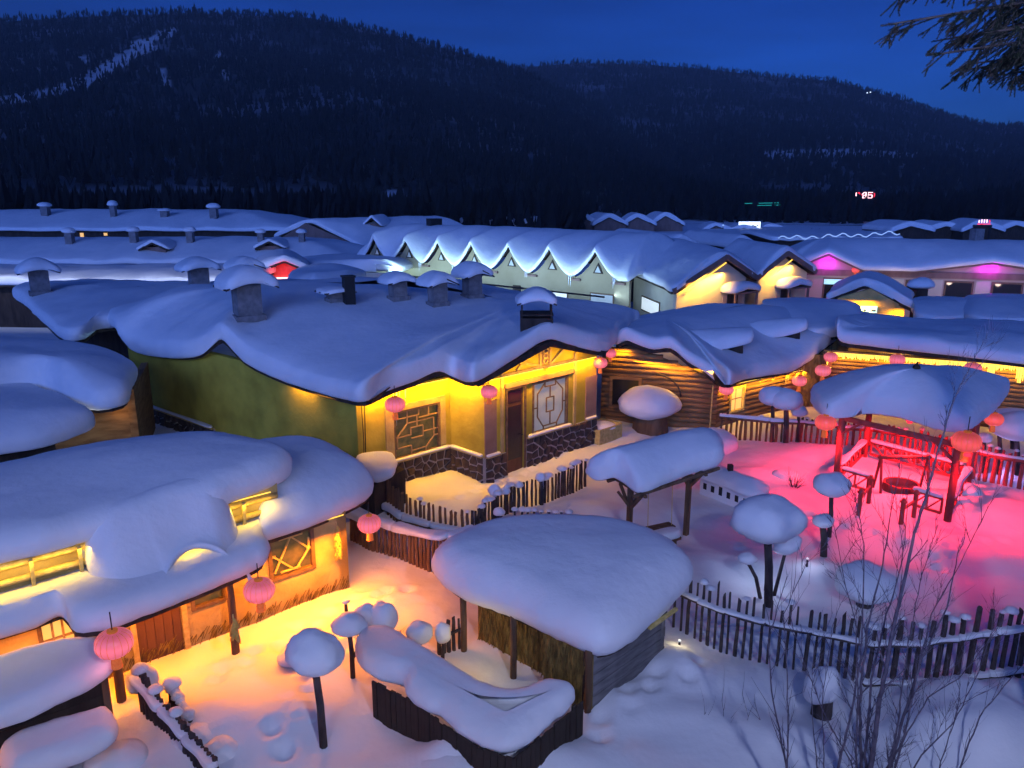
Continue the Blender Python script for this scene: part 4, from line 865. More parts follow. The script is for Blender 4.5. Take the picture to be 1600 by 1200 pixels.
# ================================================================== swing pavilion
hN = thing('swing_shelter', 'open timber swing shelter with a thick snow roof on two braced posts', 'shelter', (3.3, 15.9, 0))
N0, N1 = P(982, 850, 0), P(1072, 830, 0)
N0.z = N1.z = 0
nd = (N1-N0).normalized(); nn = Vector((nd.y, -nd.x, 0)); zt0, zt1 = 1.22, 1.28
zt0, zt1 = 1.34, 1.58
for p, zt_ in ((N0, zt0), (N1, zt1)):
    b = MB(); b.box((p.x, p.y, (zt_-0.3)/2), (0.10, 0.10, zt_+0.3), 0.7); b.build('post', 'brown_wood', hN)
    for s in (-1, 1):
        b = MB(); b.beam(p+Vector((0, 0, zt_-0.52)), p+nn*0.42*s+Vector((0, 0, zt_-0.06)), 0.055, 0.055); b.build('brace', 'brown_wood', hN)
        b = MB(); b.beam(p+nd*0.02+Vector((0, 0, zt_-0.50)), p+nd*0.32*s+Vector((0, 0, zt_-0.06)), 0.05, 0.05); b.build('brace', 'brown_wood', hN)
    b = MB(); b.beam(p-nn*0.58+Vector((0, 0, zt_-0.02)), p+nn*0.58+Vector((0, 0, zt_-0.02)), 0.06, 0.06); b.build('cross_beam', 'brown_wood', hN)
for s in (-1, 1):
    b = MB(); b.beam(N0-nd*0.28+nn*0.50*s+Vector((0, 0, zt0)), N1+nd*0.40+nn*0.50*s+Vector((0, 0, zt1+0.05)), 0.06, 0.06); b.build('eave_beam', 'brown_wood', hN)
olN = [P(*q) for q in ((916, 742, 1.49), (932, 752, 1.45), (958, 748, 1.52), (975, 756, 1.46), (998, 772, 1.37), (1020, 768, 1.39), (1060, 750, 1.49), (1100, 736, 1.58), (1127, 726, 1.64), (1130, 712, 1.70))]+[Vector(q) for q in ((4.80, 17.3, 1.72), (3.6, 17.1, 1.66), (2.5, 16.5, 1.55), (1.85, 16.2, 1.5))]
spN = [Vector((2.30, 15.75, 1.86)), Vector((4.30, 16.75, 1.98))]
snow_cap('roof_snow', olN, spN, 0.30, r=0.12, parent=hN, step=0.12, amp=0.04, lump=0.02, rings=8, seed=14)
roof_board('roof', olN, spN, hN, t=0.06)
sw = (N0+N1)/2
for s in (-0.32, 0.32):
    b = MB(); b.tube([sw+nd*s+Vector((0, 0, 1.42)), sw+nd*s+nn*0.05+Vector((0, 0, 0.25))], 0.008, 5); b.build('swing_rope', 'straw', hN)
b = MB(); b.box((sw.x, sw.y, 0.24), (0.75, 0.26, 0.04), math.atan2(nd.y, nd.x)); b.build('swing_seat', 'brown_wood', hN)
t = thing('snowy_bench', 'low plank bench loaded with snow beneath the swing shelter', 'bench', P(1030, 840, 0))
p = P(1030, 842, 0.16); b = MB(); b.box((p.x, p.y, 0.12), (1.0, 0.34, 0.06), 0.55); b.build('seat', 'brown_wood', t)
for s in (-.35, .35):
    b = MB(); b.box((p.x+s*math.cos(.55), p.y+s*math.sin(.55), 0.0), (0.06, 0.3, 0.24), 0.55); b.build('leg', 'brown_wood', t)
ol = [p+Vector((math.cos(.55)*a-math.sin(.55)*c, math.sin(.55)*a+math.cos(.55)*c, 0)) for a, c in ((-.5, -.17), (0, -.19), (.5, -.16), (.52, .1), (.3, .18), (-.3, .18), (-.52, .12))]
snow_cap('bench_snow', ol, [p+Vector((-.25, -.15, .03)), p+Vector((.25, .15, .03))], 0.13, parent=t, step=0.08, amp=0.02, rings=4)

# ================================================================== gazebo with the red lamp
hZ = thing('gazebo', 'square timber gazebo glowing red under a peaked cap of snow', 'gazebo', (10.2, 18.9, 0))
Z = [Vector((8.5, 18.95, 0)), Vector((10.22, 16.72, 0)), Vector((11.98, 18.97, 0)), Vector((10.26, 21.2, 0))]
zc = sum(Z, Vector())/4
for p in Z:
    b = MB(); b.tube([p-Vector((0, 0, .3)), p+Vector((0, 0, 2.1))], 0.085, 10); b.build('post', 'red_wood', hZ, smooth=True)
for i in range(4):
    p, q = Z[i], Z[(i+1) % 4]; b = MB(); b.beam(p+Vector((0, 0, 1.88)), q+Vector((0, 0, 1.88)), 0.09, 0.12); b.build('beam', 'red_wood', hZ)
    d = (q-p).normalized()
    for s, e in ((p, d), (q, -d)):
        b = MB(); b.beam(s+Vector((0, 0, 1.45)), s+e*0.5+Vector((0, 0, 1.84)), 0.06, 0.06); b.build('brace', 'red_wood', hZ)
    L = (q-p).length
    spans = [(0.06, 0.94)] if i else [(0.06, 0.30), (0.70, 0.94)]
    for s0, s1 in spans:
        for z in (0.16, 0.52):
            b = MB(); b.beam(p.lerp(q, s0)+Vector((0, 0, z)), p.lerp(q, s1)+Vector((0, 0, z)), 0.07 if z > .3 else .05, 0.06); rl = b.build('rail', 'red_wood', hZ)
        ol_a, ol_b = p.lerp(q, s0), p.lerp(q, s1); nrm = Vector((d.y, -d.x, 0))*0.06
        ol = [ol_a-nrm, ol_a+nrm, ol_a.lerp(ol_b, .5)+nrm*1.1, ol_b+nrm, ol_b-nrm, ol_a.lerp(ol_b, .5)-nrm*1.1]
        snow_cap('rail_snow', [v+Vector((0, 0, .55)) for v in ol], [ol_a.lerp(ol_b, .1)+Vector((0, 0, .56)), ol_a.lerp(ol_b, .9)+Vector((0, 0, .56))], 0.06, parent=rl, step=0.1, amp=0.015, lump=0.015, rings=2)
        n = max(1, int(round(L*(s1-s0)/0.42)))
        for k in range(n):
            u0, u1 = s0+(s1-s0)*k/n, s0+(s1-s0)*(k+1)/n
            b = MB(); b.beam(p.lerp(q, u0)+Vector((0, 0, .16)), p.lerp(q, u1)+Vector((0, 0, .52)), 0.035, 0.035); b.build('baluster', 'red_wood', hZ)
            b = MB(); b.beam(p.lerp(q, u1)+Vector((0, 0, .16)), p.lerp(q, u1)+Vector((0, 0, .52)), 0.04, 0.04); b.build('baluster', 'red_wood', hZ)
for px, py in ((1341, 806), (1357, 783), (1407, 822), (1427, 808)):
    p = P(px, py, 0.0); b = MB(); b.tube([p-Vector((0, 0, .2)), p+Vector((0, 0, .58))], 0.055, 8); bo = b.build('entry_post', 'red_wood', hZ, smooth=True)
    b = MB(); b.lathe(p+Vector((0, 0, .58)), [(0.05, 0), (0.085, 0.01), (0.085, 0.04), (0.045, 0.05), (0.05, 0.08), (0.03, 0.11), (0.005, 0.12)], 10); b.build('post_cap', 'red_wood', bo, smooth=True)
for (pa, pb) in (((1341, 806), (1357, 783)), ((1407, 822), (1427, 808))):
    b = MB(); b.beam(P(*pa, 0)+Vector((0, 0, .42)), P(*pb, 0)+Vector((0, 0, .42)), 0.05, 0.05); b.build('rail', 'red_wood', hZ)
olZ = [P(*q) for q in ((1266, 622, 2.0), (1272, 640, 1.98), (1292, 653, 1.96), (1322, 653, 1.98), (1352, 647, 2.06), (1395, 652, 2.06), (1430, 661, 2.03), (1460, 671, 2.0), (1495, 677, 2.0), (1520, 670, 2.02), (1545, 652, 2.04), (1568, 628, 2.08), (1572, 610, 2.12))]+[Vector(q) for q in ((13.3, 20.9, 2.0), (11.9, 21.7, 1.95), (10.0, 21.7, 1.95), (8.8, 21.1, 1.95))]
spZ = [zc+Vector((0, 0, 2.84))]
snow_cap('roof_snow', olZ, spZ, 0.36, r=0.12, parent=hZ, step=0.15, amp=0.03, lump=0.02, rings=10, seed=15, power=0.9)
roof_board('roof', olZ, spZ, hZ, inset=0.16, t=0.07, mat='red_wood', power=0.9)
b = MB(); b.lathe(zc+Vector((0, 0, 3.16)), [(0.10, 0), (0.09, 0.08), (0.03, 0.14), (0.01, 0.2)], 8); b.build('finial', 'dark_wood', hZ)
b = MB(); b.lathe(zc+Vector((0, 0, 1.80)), [(0.02, 0.12), (0.07, 0.08), (0.09, 0.0), (0.06, -0.06), (0.01, -0.08)], 12); b.build('ceiling_lamp', 'sign_red', hZ, smooth=True)
lamp('red_lamp', 'SPOT', zc+Vector((0, 0, 1.72)), 1250, (1.0, 0.03, 0.05), 0.22, aim=zc, parent=hZ, spot=R(154), blend=0.25)
for q_, k_ in ((Z[0], (-0.55, -0.25)), (Z[1], (0.15, -0.6))):
    p_ = q_+Vector((k_[0]*0.45, k_[1]*0.45, 1.74)); b = MB(); b.lathe(p_, [(0.02, 0.06), (0.07, 0.04), (0.08, -0.02), (0.01, -0.03)], 10); b.build('flood_lamp', 'sign_red', hZ, smooth=True)
    lamp('red_flood', 'SPOT', p_-Vector((0, 0, .06)), 210, (1.0, 0.03, 0.05), 0.15, aim=p_+Vector((k_[0], k_[1], -1.0)), parent=hZ, spot=R(140), blend=0.5)
# wooden well in the gazebo
t = thing('wooden_well', 'round wooden well with a windlass frame inside the red gazebo', 'well', zc)
wc = P(1408, 757, 0.1); wc.z = 0
b = MB()
for k in range(16):
    a0_, a1_ = 2*math.pi*k/16+0.02, 2*math.pi*(k+1)/16-0.02; b = MB(); rr = 0.44
    b.hexa([wc+Vector((r_*math.cos(a), r_*math.sin(a), z)) for z in (-.1, .15) for r_, a in ((rr-.05, a0_), (rr, a0_), (rr, a1_), (rr-.05, a1_))]); b.build('stave', 'red_wood', t)
b = MB(); b.lathe(wc+Vector((0, 0, .13)), [(0.39, 0), (0.38, 0.02)], 20); b.build('well_mouth', 'metal_black', t)
for s in (-1, 1):
    for q in (-1, 1):
        b = MB(); b.beam(wc+Vector((s*0.62, q*0.22, -.1)), wc+Vector((s*0.60, 0, 0.92)), 0.05, 0.05); b.build('windlass_leg', 'red_wood', t)
b = MB(); b.tube([wc+Vector((-.68, 0, .86)), wc+Vector((.68, 0, .86))], 0.05, 8); b.build('windlass', 'red_wood', t, smooth=True)

# ================================================================== fences
def picket_meshes(kind, mat, n=5):
    out = []
    for k in range(n):
        rnd = random.Random(k*7+len(kind)); b = MB()
        if kind == 'round':
            pts = [Vector((rnd.uniform(-.006, .006), rnd.uniform(-.006, .006), z)) for z in (-0.25, 0.15, 0.5, 0.8, 1.0)]; b.tube(pts, [1.0, 0.98, 0.95, 0.9, 0.84], 7)
            for i, v in enumerate(b.v):
                c = pts[min(i//7, 4)]; v.x = c.x+(v.x-c.x)*0.034*(1+rnd.uniform(-.12, .12)); v.y = c.y+(v.y-c.y)*0.034*(1+rnd.uniform(-.12, .12))
        else:
            b.box((0, 0, 0.38), (0.075, 0.03, 1.26)); 
            for v in b.v:
                v.x += rnd.uniform(-.008, .008); v.z += rnd.uniform(-.03, .03)
        me = b.mesh('picket', (0, 0, 0), smooth=False); me.materials.append(M[mat]); out.append(me)
    return out
PK = {('round', m): picket_meshes('round', m) for m in ('bark', 'brown_wood', 'red_wood')}
cap_me = []
for k in range(4):
    me = snow_ball((0, 0, 0), 1, 1, 0.8, seed=k+1, flat=0.3, amp=0.07, n=12, m=6).mesh('snow_cap', (0, 0, 0), smooth=True, fix=False); me.materials.append(M['snow']); cap_me.append(me)
def fence(name, label, path, spacing, height, mat='bark', group=None, caps=0.3, rails=((0.72, 0.035),), rail_snow=True, wide=1.0, seed=1, cap_r=0.06, jitter=0.10, lean=0.018, snow_w=0.05, snow_t=0.06):
    path = [Vector(p) for p in path]; t = thing(name, label, 'fence', path[0], group); rnd = random.Random(seed); base = wloc(t)
    hs = height if hasattr(height, '__len__') else [height]*len(path)
    for (p, q), (h0, h1) in zip(zip(path, path[1:]), zip(hs, hs[1:])):
        L = (q-p).length; n = max(1, int(L/spacing))
        for k in range(n):
            f_ = (k+0.5+rnd.uniform(-.15, .15))/n; c = p.lerp(q, f_); h = (h0+(h1-h0)*f_)*(1+rnd.uniform(-jitter, jitter*0.7)); w = wide*rnd.uniform(0.75, 1.3)
            o = bpy.data.objects.new('picket', rnd.choice(PK[('round', mat)])); COL.objects.link(o); o.parent = t; o.location = c-base
            o.scale = (w, w, h); o.rotation_euler = (rnd.uniform(-lean, lean), rnd.uniform(-lean, lean), rnd.random()*6)
            if rnd.random() < caps:
                s = cap_r*rnd.uniform(0.75, 1.5); s2 = bpy.data.objects.new('snow_cap', rnd.choice(cap_me)); COL.objects.link(s2); s2.parent = t
                s2.location = c-base+Vector((0, 0, h+s*0.1)); s2.scale = (s, s, s*rnd.uniform(0.7, 1.2)); s2.rotation_euler = (0, 0, rnd.random()*6)
        d = (q-p).normalized(); nrm = Vector((d.y, -d.x, 0))
        for rf, rr in rails:
            side = nrm*0.05 if nrm.y < 0 else -nrm*0.05
            a_, b_ = p+side+Vector((0, 0, h0*rf)), q+side+Vector((0, 0, h1*rf)); b = MB(); m = max(2, int(L/0.5)); pts = [a_.lerp(b_, i/m)+Vector((0, 0, rnd.uniform(-.015, .015))) for i in range(m+1)]
            b.tube(pts, [rr*rnd.uniform(.9, 1.1) for _ in pts], 7); rl = b.build('rail', mat, t, smooth=True)
            if rail_snow:
                sp = [v+Vector((0, 0, rr*0.7)) for v in pts]; top = [v+nrm*snow_w*rnd.uniform(.8, 1.2) for v in sp]+[v-nrm*snow_w*rnd.uniform(.8, 1.2) for v in reversed(sp)]
                snow_cap('rail_snow', top, [sp[0].lerp(sp[1], .3)]+sp[1:-1]+[sp[-1].lerp(sp[-2], .3)], snow_t, parent=rl, step=0.09, amp=0.03, lump=0.02, rings=2, seed=seed)
    return t
G_ = lambda px, py: P(px, py, 0.0)
fence('picket_fence', 'dark pole fence with a sagging snowy rail crossing the lower right yard', [G_(1048, 978), G_(1090, 1002), G_(1130, 1020), G_(1190, 1039), G_(1262, 1050), G_(1340, 1068)], 0.122, [1.10, 1.14, 1.16, 1.16, 1.10, 1.12], caps=0.4, seed=3, rails=((0.66, 0.035),), cap_r=0.055, wide=0.78)
fence('picket_fence', 'stouter dark pole fence with two snowy rails behind the bare shrubs at right', [G_(1346, 1072), G_(1420, 1073), G_(1485, 1067), G_(1540, 1061), G_(1640, 1048)], 0.165, [1.12, 1.15, 1.2, 1.25, 1.28], caps=0.5, seed=4, rails=((0.66, 0.035), (0.06, 0.04)), wide=1.15, cap_r=0.07)
fence('picket_fence', 'pole fence with fat snow caps between the yellow house lane and the swing shelter', [G_(735, 836), G_(800, 796), G_(860, 779), G_(916, 752)], 0.13, [0.55, 0.62, 0.60, 0.62], caps=0.5, seed=5, rails=(), wide=1.0, cap_r=0.10)
fence('picket_fence', 'lit brown pole fence leading from the mud house to the domed shed', [G_(604, 802), G_(632, 818), G_(675, 830), G_(735, 838)], 0.12, [0.95, 0.72, 0.66, 0.55], mat='brown_wood', caps=0.35, seed=6, rails=((0.15, 0.05),), wide=1.1, cap_r=0.06, snow_w=0.10, snow_t=0.12)
fence('picket_fence', 'low brown pole fence with drifted snow behind the pink lantern', [G_(548, 842), G_(580, 858), G_(620, 868), G_(700, 893), G_(740, 880)], 0.10, [0.60, 0.62, 0.60, 0.72, 0.7], mat='brown_wood', caps=0.12, seed=7, rails=((1.0, 0.045),), wide=1.15, snow_w=0.13, snow_t=0.13)
fence('picket_fence', 'small white-capped pole fence just behind the domed shed', [G_(800, 815), G_(893, 818)], 0.14, 0.28, caps=0.7, seed=8, rails=(), cap_r=0.07)
fence('picket_fence', 'weathered pole fence in front of the log cabin, tinged red', [G_(1122, 682), G_(1200, 690), G_(1255, 693), G_(1310, 699)], 0.14, 0.80, mat='brown_wood', caps=0.15, seed=9, rails=((0.82, 0.05),), wide=1.2, snow_w=0.06)
fence('picket_fence', 'red-lit pole fence behind the gazebo running to the right edge', [G_(1310, 699), G_(1362, 704), G_(1440, 722), G_(1525, 746), G_(1640, 768)], 0.15, [0.80, 0.85, 0.9, 0.9, 0.9], mat='red_wood', caps=0.35, seed=10, rails=((0.78, 0.06),), wide=1.35, snow_w=0.07)
fence('picket_fence', 'short dark stick fence joining the domed shed on its left', [G_(683, 1020), G_(722, 1010)], 0.075, [0.45, 0.62], caps=0.0, seed=11, rails=((0.6, 0.03),), wide=0.9, rail_snow=False)
fence('picket_fence', 'double stick fence heaped with snow in the lower left yard', [G_(222, 1110), G_(262, 1152), G_(300, 1190), G_(345, 1240)], 0.085, [0.72, 0.60, 0.52, 0.5], mat='bark', caps=0.2, seed=12, rails=((0.72, 0.04),), wide=1.2, snow_w=0.06, snow_t=0.09, cap_r=0.09)
fence('picket_fence', 'row of snow-capped sticks beside the double stick fence', [G_(268, 1105), G_(288, 1130), G_(302, 1150)], 0.085, [0.40, 0.32, 0.25], mat='bark', caps=1.0, seed=13, rails=(), wide=0.9, cap_r=0.075)

# ================================================================== snow mushrooms and mounds
def mushroom(label, px, py, wpx, hpx, foot=None, mat='bark', post_r=0.05, Y=None, seed=0, group='posts topped with snow mushrooms', tilt=(0, 0), tray=True, arms=()):
    """(px, py) middle of the snow lump; foot = pixel of the post's foot on the snow"""
    f_ = G_(*foot); Yd = Y or f_.y; c = PD(px, py, Yd); dist = (c-cam.location).length; w = wpx*dist/FPX/2; h = hpx*dist/FPX/2
    t = thing('snow_mushroom', label, 'snow mushroom', Vector((f_.x, f_.y, 0)), group)
    top = Vector((c.x, c.y, c.z-h*0.45))
    b = MB(); b.tube([f_-Vector((0, 0, .25)), f_.lerp(top, .5)+Vector((0.015, 0, 0)), top], [post_r*1.1, post_r, post_r*0.9], 8); b.build('post', mat, t, smooth=True)
    if tray:
        b = MB(); b.lathe(top, [(0.02, -.02), (w*0.62, 0.0), (w*0.66, 0.04), (0.02, 0.05)], 14); b.build('tray', mat, t)
    for dx, dz in arms:
        b = MB(); b.tube([f_.lerp(top, .35), f_.lerp(top, .5)+Vector((dx*0.6, 0, dz*0.4)), f_.lerp(top, .6)+Vector((dx, 0, dz))], 0.03, 6); b.build('branch', mat, t, smooth=True)
    snow_ball((c.x, c.y, c.z-h*0.05), w, w*0.9, h*0.98, seed=seed+px*0.07, flat=0.72, amp=0.085, n=28, m=16, tilt=tilt).build('snow_cap', 'snow', t, smooth=True, fix=False)
    return t
mushroom('tilted snow mushroom on a crooked post in the lower left yard', 490, 1021, 84, 64, (506, 1165), post_r=0.055, seed=1, tilt=(-0.10, 0))
mushroom('small squat snow mushroom behind the tilted one, on a forked stick', 545, 976, 50, 36, (551, 1056), post_r=0.04, seed=2, arms=((0.18, 0.1),))
mushroom('tall egg-shaped snow lump on a stick at the left end of the low pen', 598, 967, 44, 58, (590, 1030), post_r=0.03, seed=3)
mushroom('smaller snow lump tucked between the egg-shaped lump and the squat mushroom', 571, 963, 36, 38, (572, 1030), post_r=0.03, seed=4)
mushroom('round blue snow ball on a stake before the short stick fence', 655, 990, 40, 40, (655, 1035), post_r=0.035, seed=5)
mushroom('narrow cream snow ball leaning on the short stick fence', 692, 990, 26, 38, (690, 1028), post_r=0.03, seed=6)
mushroom('large snow mushroom on a thick post above the pole fence', 1200, 812, 102, 76, (1202, 940), post_r=0.075, seed=7)
mushroom('flat oval snow mushroom in front of the gazebo', 1300, 758, 52, 40, (1296, 835), post_r=0.05, seed=8)
mushroom('small white snow mushroom on a stake left of the bare twigs', 1286, 814, 30, 22, (1288, 867), post_r=0.07, seed=9)
mushroom('crumpled white snow mushroom beside the thick post', 1229, 850, 40, 38, (1208, 925), post_r=0.035, seed=10, tilt=(0.25, 0))
mushroom('little snow cap on a leaning stick left of the large mushroom', 1168, 873, 28, 18, (1192, 928), post_r=0.035, seed=11)
mushroom('great oval snow mushroom in front of the log cabin window', 1015, 631, 97, 56, (1016, 672), mat='brown_wood', post_r=0.55, seed=12)
mushroom('cream snow mushroom under the log cabin eave', 1208, 620, 40, 36, (1206, 690), post_r=0.06, seed=13)
mushroom('pink-lit snow mushroom overlapping the cream one by the fence', 1229, 626, 48, 38, (1228, 694), post_r=0.08, seed=14)
mushroom('small mauve snow mushroom low behind the red fence', 1248, 643, 24, 20, (1248, 694), post_r=0.05, seed=15)
mushroom('pink snow mushroom at the right edge behind the red fence', 1590, 668, 64, 44, (1590, 740), post_r=0.07, seed=16)
mushroom('pale blue snow lump left of the right edge mushroom', 1562, 669, 26, 22, (1563, 738), post_r=0.06, seed=17)
mushroom('cream snow slab above the right edge mushroom', 1580, 652, 80, 22, (1585, 700), post_r=0.08, seed=18)
mushroom('small round snow cap just above the red fence', 1538, 684, 20, 16, (1538, 735), post_r=0.05, seed=19)
mushroom('snow-loaded stump below the sagging pole fence', 1285, 1072, 50, 58, (1284, 1108), post_r=0.15, seed=20, tilt=(0.25, 0))
mushroom('snow-loaded stump behind the bare shrub, above the fence', 1352, 912, 84, 56, (1352, 945), post_r=0.16, seed=21)
mushroom('thin snow-capped stake above the squat mushroom', 540, 940, 12, 9, (540, 975), post_r=0.035, seed=22, tray=False)
mushroom('lump of snow on a bucket in front of the low pen corner', 845, 1182, 36, 32, (858, 1192), post_r=0.10, seed=23, tray=False)
mushroom('pale snow ball on the corner of the mud house lane fence', 222, 1062, 40, 46, (224, 1102), post_r=0.06, seed=24)
mushroom('little snow cap on the stick beside the lane fence', 268, 1068, 24, 18, (266, 1110), post_r=0.05, seed=25)
mushroom('bluish snow lump on a stake near the swing shelter fence', 773, 767, 20, 24, (774, 805), post_r=0.07, seed=26)
mushroom('second snow lump on the swing shelter fence', 845, 746, 16, 18, (846, 785), post_r=0.05, seed=27)
mushroom('round snow lump over the woodpile end by the pole fence', 780, 800, 18, 16, (781, 822), post_r=0.05, seed=28)
def mound(label, px, py, wpx, hpx, seed):
    c = G_(px, py); dist = (c-cam.location).length; w = wpx*dist/FPX/2; h = hpx*dist/FPX/2
    o = snow_ball((c.x, c.y, h*0.12), w*1.1, w*0.95, h*0.85, seed=seed, flat=0.5, amp=0.08, n=26, m=14).build('snow_mound', 'snow', None, loc=(c.x, c.y, 0), smooth=True, fix=False)
    tag(o, label, 'snow mound', 'rounded lumps of snow on the ground')
mound('soft snow mound left of the crooked post', 470, 1125, 64, 50, 1); mound('white snow lump behind the tilted mushroom', 456, 1032, 36, 30, 2)
mound('rounded snow lump at the bottom edge by the trough', 182, 1192, 70, 40, 3); mound('snow lump burying the lane fence end', 308, 1162, 60, 48, 4); mound('snow lump at the bottom of the lane fence', 345, 1178, 48, 44, 5)
mound('broad snow hump at the bottom edge under the pen', 735, 1195, 140, 60, 6); mound('red-lit snow hump left of the gazebo', 1225, 748, 40, 30, 7); mound('pink snow boulder right of the gazebo rail', 1512, 772, 34, 28, 8); mound('lower pink snow boulder right of the gazebo rail', 1500, 790, 28, 24, 9)
mound('pink snow heap behind the swing shelter roof', 1112, 700, 66, 60, 10)
mound('snow heap over the low fence behind the pink lantern', 632, 850, 70, 22, 11)
# dark woodpile hut between mud house and yellow house
t = thing('snowy_hut', 'small dark hut with a slanted snow cap between mud house and yellow house', 'hut', G_(600, 790))
p = G_(600, 792); u = FD; v_ = Vector((-0.69, 0.724, 0))
b = MB(); b.hexa([p-u*0.45-v_*0.3-Vector((0, 0, .2)), p+u*0.45-v_*0.3-Vector((0, 0, .2)), p+u*0.45+v_*0.6-Vector((0, 0, .2)), p-u*0.45+v_*0.6-Vector((0, 0, .2)), p-u*0.45-v_*0.3+Vector((0, 0, .75)), p+u*0.45-v_*0.3+Vector((0, 0, 0.95)), p+u*0.45+v_*0.6+Vector((0, 0, .95)), p-u*0.45+v_*0.6+Vector((0, 0, .75))]); b.build('body', 'dark_wood', t)
ol = [P(*q) for q in ((566, 742, 0.9), (590, 756, 0.85), (612, 748, 0.95), (620, 730, 1.0), (612, 716, 1.05), (580, 715, 1.05), (556, 722, 1.0))]
snow_cap('roof_snow', ol, [P(585, 735, 0.98), P(600, 730, 1.0)], 0.22, r=0.2, parent=t, step=0.1, amp=0.02, rings=5, seed=4)
# snow model house in the yard
t = thing('snow_cottage', 'low white model cottage with a row of tiny dark windows in the yard', 'model house', G_(1130, 790))
q0, q1 = G_(1093, 768), G_(1172, 800); wv = Wall(q0, q1)
b = MB(); wv.box(b, 0, wv.L, -0.2, 0.42, -0.5, 0); b.build('wall', 'snow', t)
for k in range(6):
    b = MB(); x = 0.12+k*(wv.L-0.24)/5.4; wv.box(b, x, x+0.10, 0.12, 0.28 if k != 2 else 0.34, -0.005, 0.012); b.build('window', 'metal_black', t)
ol = [wv.at(a, 0.42, o) for a, o in ((-0.08, 0.1), (wv.L/2, 0.12), (wv.L+0.06, 0.1), (wv.L+0.08, -0.6), (wv.L/2, -0.62), (-0.08, -0.6))]
snow_cap('roof_snow', ol, [wv.at(0.2, 0.62, -0.25), wv.at(wv.L-0.2, 0.62, -0.25)], 0.14, parent=t, step=0.12, amp=0.02, rings=5, seed=3)
b = MB(); p = wv.at(wv.L*0.45, 0.75, -0.25); b.box(p, (0.12, 0.12, 0.3)); b.build('chimney', 'dark_wood', t)
# snow wall lit warm by the cabin corner
t = thing('snow_crate', 'snow-filled wooden crate at the corner of the yellow house', 'crate', G_(940, 680)); p = G_(938, 684); C, S = FD.x, FD.y
for dx, dy, lx, ly in ((0, -.4, 1.1, .05), (0, .4, 1.1, .05), (-.55, 0, .05, .75), (.55, 0, .05, .75)): b = MB(); b.box((p.x+dx*C-dy*S, p.y+dx*S+dy*C, 0.15), (lx, ly, 0.6), math.atan2(S, C)); b.build('side_board', 'straw', t)
snow_ball((p.x, p.y, 0.38), 0.5, 0.42, 0.14, seed=3).build('snow_fill', 'snow', t, smooth=True, fix=False)

# ================================================================== red lanterns
def lantern_proto(mat):
    root = bpy.data.objects.new('red_lantern', None); root.empty_display_size = 0.2; COL.objects.link(root)
    b = MB(); n = 32; prof = [(0.055, 0.155)]+[(0.055+0.155*math.cos(a)**0.8 if abs(a) < 1.55 else 0.055, 0.155*math.sin(a)) for a in np.linspace(1.35, -1.35, 11)]+[(0.055, -0.155)]
    b.lathe((0, 0, 0), prof, n, fn=lambda a, i: 1+0.05*abs(math.sin(a*8))); b.build('silk_shade', mat, root, loc=(0, 0, 0), smooth=True)
    for q in range(16):
        a = math.pi*q/8; b = MB(); b.tube([(r*1.012*math.cos(a), r*1.012*math.sin(a), z) for r, z in prof[1:-1]], 0.0035, 4); b.build('rib', 'lantern_rim', root)
    b = MB(); b.lathe((0, 0, 0.15), [(0.05, 0), (0.062, 0.005), (0.062, 0.03), (0.045, 0.035)], 14); b.build('top_ring', 'lantern_rim', root)
    b = MB(); b.lathe((0, 0, -0.185), [(0.045, 0), (0.062, 0.005), (0.062, 0.03), (0.05, 0.035)], 14); b.build('bottom_ring', 'lantern_rim', root)
    b = MB(); b.lathe((0, 0, -0.33), [(0.068, 0), (0.064, 0.03), (0.060, 0.09), (0.05, 0.145)], 14, fn=lambda a, i: 1+0.10*math.sin(a*14)); b.build('tassel', 'tassel', root)
    b = MB(); b.tube([(0, 0, 0.18), (0, 0, 0.42)], 0.008, 5); b.build('cord', 'cable', root)
    return root
LP = {'p': lantern_proto('lantern_silk'), 'r': lantern_proto('lantern_silk_red')}
used = {'p': False, 'r': False}
def lantern(label, px, py, wpx, Y, kind='p', power=1.0):
    p = PD(px, py, Y); dist = (p-cam.location).length; s = wpx*dist/FPX/0.42
    if used[kind]: o = copy_tree(LP[kind])
    else: o = LP[kind]; used[kind] = True
    o.location = p; o.scale = (s, s, s); o.rotation_euler = (0, 0, (px*0.37) % 3)
    tag(o, label, 'lantern', 'red silk lanterns hung about the village')
    lamp('lantern_light', 'POINT', p-Vector((0, 0.0, 0.30*s)), 5.0*power, (1.0, 0.20, 0.26), 0.10)
lantern('pink lantern at the porch edge beside the lattice window of the mud house', 405, 922, 42, 10.95)
lantern('pink lantern half hidden behind the snowed trough', 178, 1005, 46, 9.2)
lantern('pink lantern in front of the brown fence right of the mud house', 577, 818, 34, 13.4)
lantern('pink lantern behind icicles at the left window of the yellow house', 617, 632, 30, 18.6)
lantern('pink lantern at the inner corner of the yellow house', 764, 612, 25, 19.1)
lantern('lower of two pink lanterns at the right corner of the yellow house', 938, 567, 21, 22.6)
lantern('upper of two pink lanterns at the right corner of the yellow house', 954, 552, 17, 23.4)
lantern('pink lantern at the right corner of the log cabin gable', 1135, 608, 21, 23.4)
lantern('pink lantern under the log cabin side eave', 1249, 595, 20, 26.5)
lantern('pink lantern near the far corner of the log cabin', 1286, 579, 21, 26.0)
lantern('pink lantern by the thatched screen of the fringed house', 1298, 558, 18, 26.0)
lantern('small pink lantern beside the thin black pole behind the log cabin', 1296, 526, 14, 33.0)
lantern('pink lantern above the gazebo peak under the fringe of lights', 1402, 562, 20, 24.3)
lantern('pink lantern under the fringe of lights right of the gazebo peak', 1520, 576, 21, 22.8)
lantern('red lantern at the left front corner of the gazebo', 1290, 660, 28, 18.7, 'r', 1.5)
